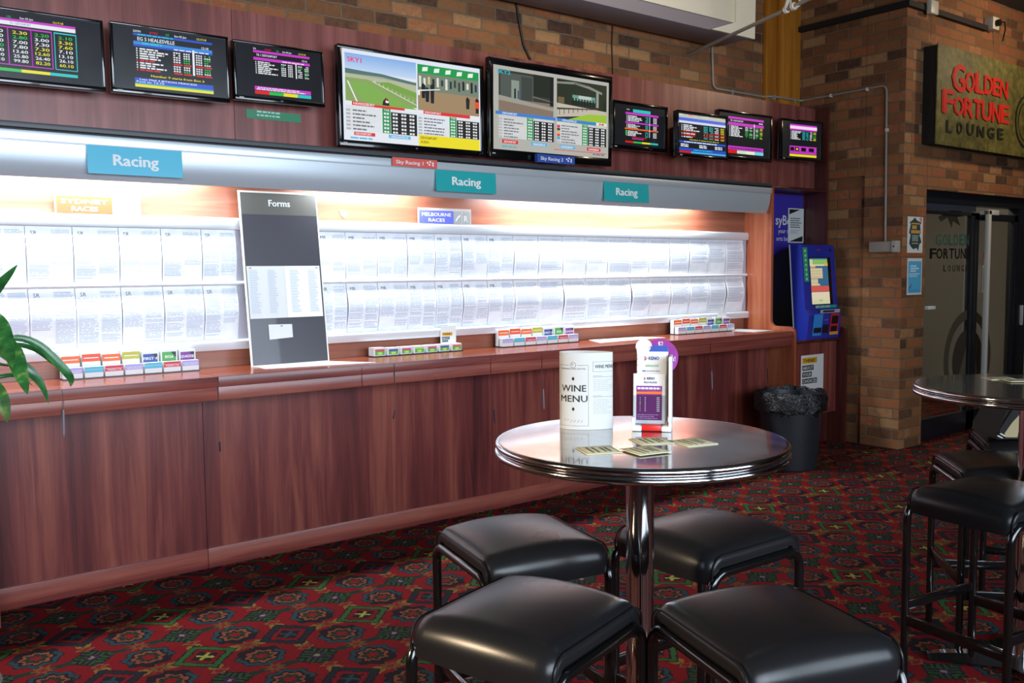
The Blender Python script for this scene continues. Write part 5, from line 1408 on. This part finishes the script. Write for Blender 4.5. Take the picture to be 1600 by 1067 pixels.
cv.rect(x0, .022, x1, .098, PUR, 1); cv.rect(x0, .085, x1, .098, pm('#7a2a90', .4), 2); cv.rect(x0, .080, x1, .087, pm('#e06a28', .4), 2); cv.bars(x0+.003, x1-.003, .089, .096, 1, WHITEP, 3, .6, .1, True)
for k in range(8):
    z = .072-.0042*k; cv.disc(x0+.010, z, .0013, pm(random.choice(['#e0d040', '#40c0a0', '#e08040']), .4), 3); cv.rect(x0+.022, z-.0008, x0+.025, z+.0008, WHITEP, 3); cv.rect(x1-.014, z-.0008, x1-.006, z+.0008, WHITEP, 3)
cv.bars(x0+.003, x1-.003, .024, .036, 3, pm('#c8a8d0', .4), 3, .3, .3, True); cv.build('print', o)
b = MB(); f = tilt(-.016, 0)
for xa, xb in ((-bw-.003, bw-.012),):
    A = [b.bm.verts.new(f(u, v, 0)) for u, v in ((xa, .012), (xb, .012), (xb, .078), (xa, .078))]; B = [b.bm.verts.new(f(u, v, .0016)) for u, v in ((xa, .012), (xb, .012), (xb, .078), (xa, .078))]
    i = b.mi(ACRYLIC); b._face(A, i); b._face(B[::-1], i)
    for k in range(4): b._face([A[k], A[(k+1) % 4], B[(k+1) % 4], B[k]], i)
b.build('acrylic_front', ks, world=False, smooth=0)

# beer coasters
CB = pm('#dcd6b0', .7); CI = pm('#4a5030', .7)
for k, (pts, lb, z) in enumerate((([(900, 699), (925, 712), (968, 706.5), (948, 694)], 'leftmost square beer coaster on the round table', 0),
                          ([(968, 701.5), (1003, 712.5), (1049, 705), (1012, 694.5)], 'front square beer coaster on the round table, overlapping its neighbour', .0022),
                          ([(988, 686), (1010, 695.5), (1049, 691), (1027, 682)], 'square beer coaster just in front of the keno stand', 0),
                          ([(1050, 690), (1075, 697.5), (1115, 691), (1088, 684)], 'rightmost square beer coaster on the round table', 0))):
    P = [onZ(x, y, ZS+z+.0015) for x, y in pts]; c = sum(P, Vector())/4
    # square of about 95 mm with the same heading
    e = ((P[1]-P[0])+(P[2]-P[3])); an = math.atan2(e.y, e.x); s = .094
    t = thing('beer_coaster', lb, 'coaster', (c.x, c.y, ZS+z), 'beer coasters on the round table'); t.rotation_euler = (0, 0, an)
    b = MB(); b.box(-s/2, s/2, -s/2, s/2, 0, .0016, CB, .0004); b.build('card', t, world=False)
    cv = Canvas(lambda u, v, d: (u, v, .0016+d), .0003); cv.frame(-.042, -.042, .042, .042, .0012, CI, 1)
    cv.bars(-.034, .034, -.03, .0, 2, CI, 1, .45, .1, True); cv.bars(-.026, .03, .006, .03, 2, CI, 1, .6, .2, True); cv.build('print', t)
for k, (px, py, lb) in enumerate(((1562, 591.5, 'left narrow looking beer coaster on the right-hand table'), (1592, 595.5, 'right beer coaster on the right-hand table, overlapping the other'))):
    q = onZ(px, py, ZS); t = thing('beer_coaster', lb, 'coaster', (q.x, q.y, ZS+.0022*k), 'beer coasters on the right-hand table'); t.rotation_euler = (0, 0, R_(-38))
    b = MB(); b.box(-.055, .055, -.045, .045, 0, .0016, CB, .0004); b.build('card', t, world=False)
    cv = Canvas(lambda u, v, d: (u, v, .0016+d), .0003); cv.bars(-.03, .045, -.02, .02, 2, CI, 1, .6, .2, True); cv.rect(-.045, -.02, -.03, .02, CI, 1); cv.build('print', t)

# ------------------------------------------------------------------ waste bin
bp = onZ(1213, 724, 0); BX, BY = 6.07, 4.27
wb = thing('waste_bin', 'dark grey waste bin with black liner beside the terminal niche', 'bin', (BX, BY, 0))
BG = pm('#24262b', .42)
b = MB(); b.lathe([(0, 0.0), (.20, .0), (.205, .006), (.245, .56), (.252, .56), (.252, .575), (.238, .575), (.196, .012), (0, .012)], BG, (BX, BY, 0), 48); b.build('body', wb)
def crumple(a, r, z):
    n = noise.noise(Vector((math.cos(a)*3, math.sin(a)*3, z*9))); n2 = noise.noise(Vector((math.cos(a)*8+5, math.sin(a)*8, z*22)))
    return r+n*.016+n2*.010+(.006 if z > .4 else 0), z+(n*.02+n2*.014)
prof = [(.225, .30), (.232, .40), (.236, .52), (.240, .575), (.246, .600), (.256, .598), (.264, .575), (.270, .545), (.268, .51), (.272, .475), (.268, .455)]
def liner(a, r, z): 
    if z < .5 and r < .25: return r, z
    rr, zz = crumple(a, r, z); return (max(rr, .262) if r > .26 else rr), zz
b = MB(); b.lathe([(0, .29), (.2, .30)]+prof, LINER, (BX, BY, 0), 80, liner); b.build('bin_liner', wb, smooth=50)

# ------------------------------------------------------------------ potted plant at the left picture edge
PD = 2.55     # distance of the foliage along the view
def onD(x, y, d): r = ray(x, y); return CAMP + r*d
pb_ = onD(-150, 600, PD); px_, py_ = pb_.x, pb_.y
pl = thing('potted_plant', 'green strap-leaved potted plant at the left picture edge', 'plant', (px_, py_, 0))
b = MB(); b.lathe([(0, 0), (.15, 0), (.19, .34), (.20, .34), (.20, .36), (.18, .36), (.175, .32), (0, .32)], pm('#3a2a22', .5), (px_, py_, 0), 40); b.build('pot', pl)
b = MB(); b.lathe([(0, .322), (.174, .321)], pm('#20150f', .9), (px_, py_, 0), 32); b.build('soil', pl)
crown = onD(-70, 560, PD)
b = MB(); b.tube([(px_, py_, .30), (px_+.01, py_, .6), tuple(crown*.6+Vector((px_, py_, .8))*.4), tuple(crown)], .016, pm('#6a5a42', .7), 10); b.build('stem', pl)
def strap(pts, wpx, dd=0.0, peak=.38, fold=.25, twist=0.0):
    P = [onD(x, y, PD+dd*k/(len(pts)-1)) for k, (x, y) in enumerate(pts)]
    # resample smoothly
    Q = []; n = 22
    for s in range(n+1):
        t = s/n*(len(P)-1); k = min(int(t), len(P)-2); f = t-k
        p0, p1, p2, p3 = P[max(0, k-1)], P[k], P[k+1], P[min(len(P)-1, k+2)]
        Q.append(.5*((2*p1)+(p2-p0)*f+(2*p0-5*p1+4*p2-p3)*f*f+(3*p1-p0-3*p2+p3)*f**3))
    b = MB(); i = b.mi(LEAF); rows = []
    for s, q in enumerate(Q):
        t = s/n; d = (Q[min(n, s+1)]-Q[max(0, s-1)]).normalized(); view = (q-CAMP).normalized()
        side = d.cross(view).normalized(); side = (side*math.cos(twist)+view*math.sin(twist)).normalized(); nn = side.cross(d)
        w_ = wpx*PD/F_PX/2*((.22+.78*math.sin(t/peak*math.pi/2)) if t < peak else (1-((t-peak)/(1-peak))**2))
        w_ = max(w_, .0008)
        rows.append([b.bm.verts.new(q+side*w_*u + nn*(abs(u)*fold*w_)) for u in (-1, -.5, 0, .5, 1)])
    lo = [[b.bm.verts.new(v.co + (Q[s]-CAMP).normalized()*.0012) for v in r] for s, r in enumerate(rows)]
    for a, c in zip(rows, rows[1:]):
        for k in range(4): b._face([a[k], a[k+1], c[k+1], c[k]], i)
    for a, c in zip(lo, lo[1:]):
        for k in range(4): b._face([a[k+1], a[k], c[k], c[k+1]], i)
    b.build('leaf', pl, smooth=70, recalc=False)
for pts, wp, dd, pk in ((*q, .38) if len(q) == 3 else q for q in (([(-70, 560), (-40, 490), (-5, 450), (27, 414)], 20, -.15), ([(-70, 560), (-45, 500), (-8, 505), (10, 540), (20, 574)], 31, -.35), ([(-70, 560), (-30, 530), (15, 545), (33, 585), (43, 616)], 28, -.3),
                    ([(-70, 560), (-20, 540), (40, 575), (64, 600), (76, 630)], 17, .1), ([(-70, 560), (-55, 585), (-12, 605), (6, 632), (11, 660)], 24, -.45), ([(-70, 560), (-10, 535), (30, 528), (62, 540), (90, 566), (110, 590), (110, 604)], 14, .15, .72),
                    ([(-70, 560), (-10, 545), (30, 539), (60, 549), (83, 570)], 8, .3, .7), ([(-70, 560), (-20, 588), (18, 586), (36, 590), (50, 602)], 7, .2), ([(-70, 560), (-40, 565), (-5, 568), (20, 573)], 8, .3),
                    ([(-70, 560), (-90, 470), (-120, 400)], 24, .2), ([(-70, 560), (-130, 520), (-190, 560)], 26, .2), ([(-70, 560), (-110, 600), (-140, 680)], 26, .2), ([(-70, 560), (-60, 470), (-50, 390)], 22, .4))):
    strap(pts, wp, dd, pk)

# ------------------------------------------------------------------ bag on a stool behind the right-hand table
JX, JY = 4.47, 1.87
js = deep_copy(base); js['label'] = 'bar stool behind the right-hand table, carrying the black and cream bag'; js.location = (JX, JY, 0); js.rotation_euler = (0, 0, R_(35))
BK = pm('#0b0b0d', .8); CRM = pm('#a89c78', .85)
BD = 4.30*fw.x+1.84*fw.y     # depth of the bag's near side
bc_ = onD(1588, 690, BD)
bag = thing('shoulder_bag', 'black and cream bag with white trim on a stool behind the right-hand table', 'bag', (bc_.x, bc_.y, .779))
ra_ = Vector((rt.x, rt.y, 0)); fa_ = Vector((fw.x, fw.y, 0)).normalized()
def bagpt(px, py, d=0.0):
    q = onD(px, py, BD) + fa_*d
    return q.x, q.y, max(q.z, .7795)
def bagslab(name, pxs, d0, d1, m, bev=0.0):
    b = MB(); i = b.mi(m)
    A = [b.bm.verts.new(bagpt(x, y, d0)) for x, y in pxs]; B = [b.bm.verts.new(bagpt(x, y, d1)) for x, y in pxs]
    fs = [b._face(A, i), b._face(B[::-1], i)]; n = len(pxs)
    for k in range(n): fs.append(b._face([A[k], B[k], B[(k+1) % n], A[(k+1) % n]], i))
    if bev:
        rr = bmesh.ops.bevel(b.bm, geom=list({e for f in fs if f for e in f.edges}), offset=bev, segments=3, affect='EDGES')
        for f in rr['faces']: f.material_index = i
    return b.build(name, bag)
bagslab('body', [(1556, 690), (1562, 672), (1571, 650), (1584, 630), (1600, 620), (1650, 618), (1672, 640), (1676, 690)], 0, .24, BK, .012)
bagslab('side_panel', [(1569, 677), (1580, 661), (1592, 648), (1598, 653), (1592, 668), (1589, 683), (1571, 683)], -.004, .004, CRM)
bagslab('trim_stripe', [(1557.5, 681), (1559.5, 680), (1567, 684), (1565.5, 684.6)], -.004, .003, pm('#d8d8d4', .5))
bagslab('trim_stripe', [(1561.5, 677.5), (1563.5, 676.5), (1573, 682), (1571, 682.6)], -.004, .003, pm('#d8d8d4', .5))
b = MB(); b.tube([bagpt(1600, 622, .12), bagpt(1606, 600, .12), bagpt(1625, 590, .12), bagpt(1644, 600, .12), bagpt(1650, 620, .12)], .009, BK, 8); b.build('handle', bag)
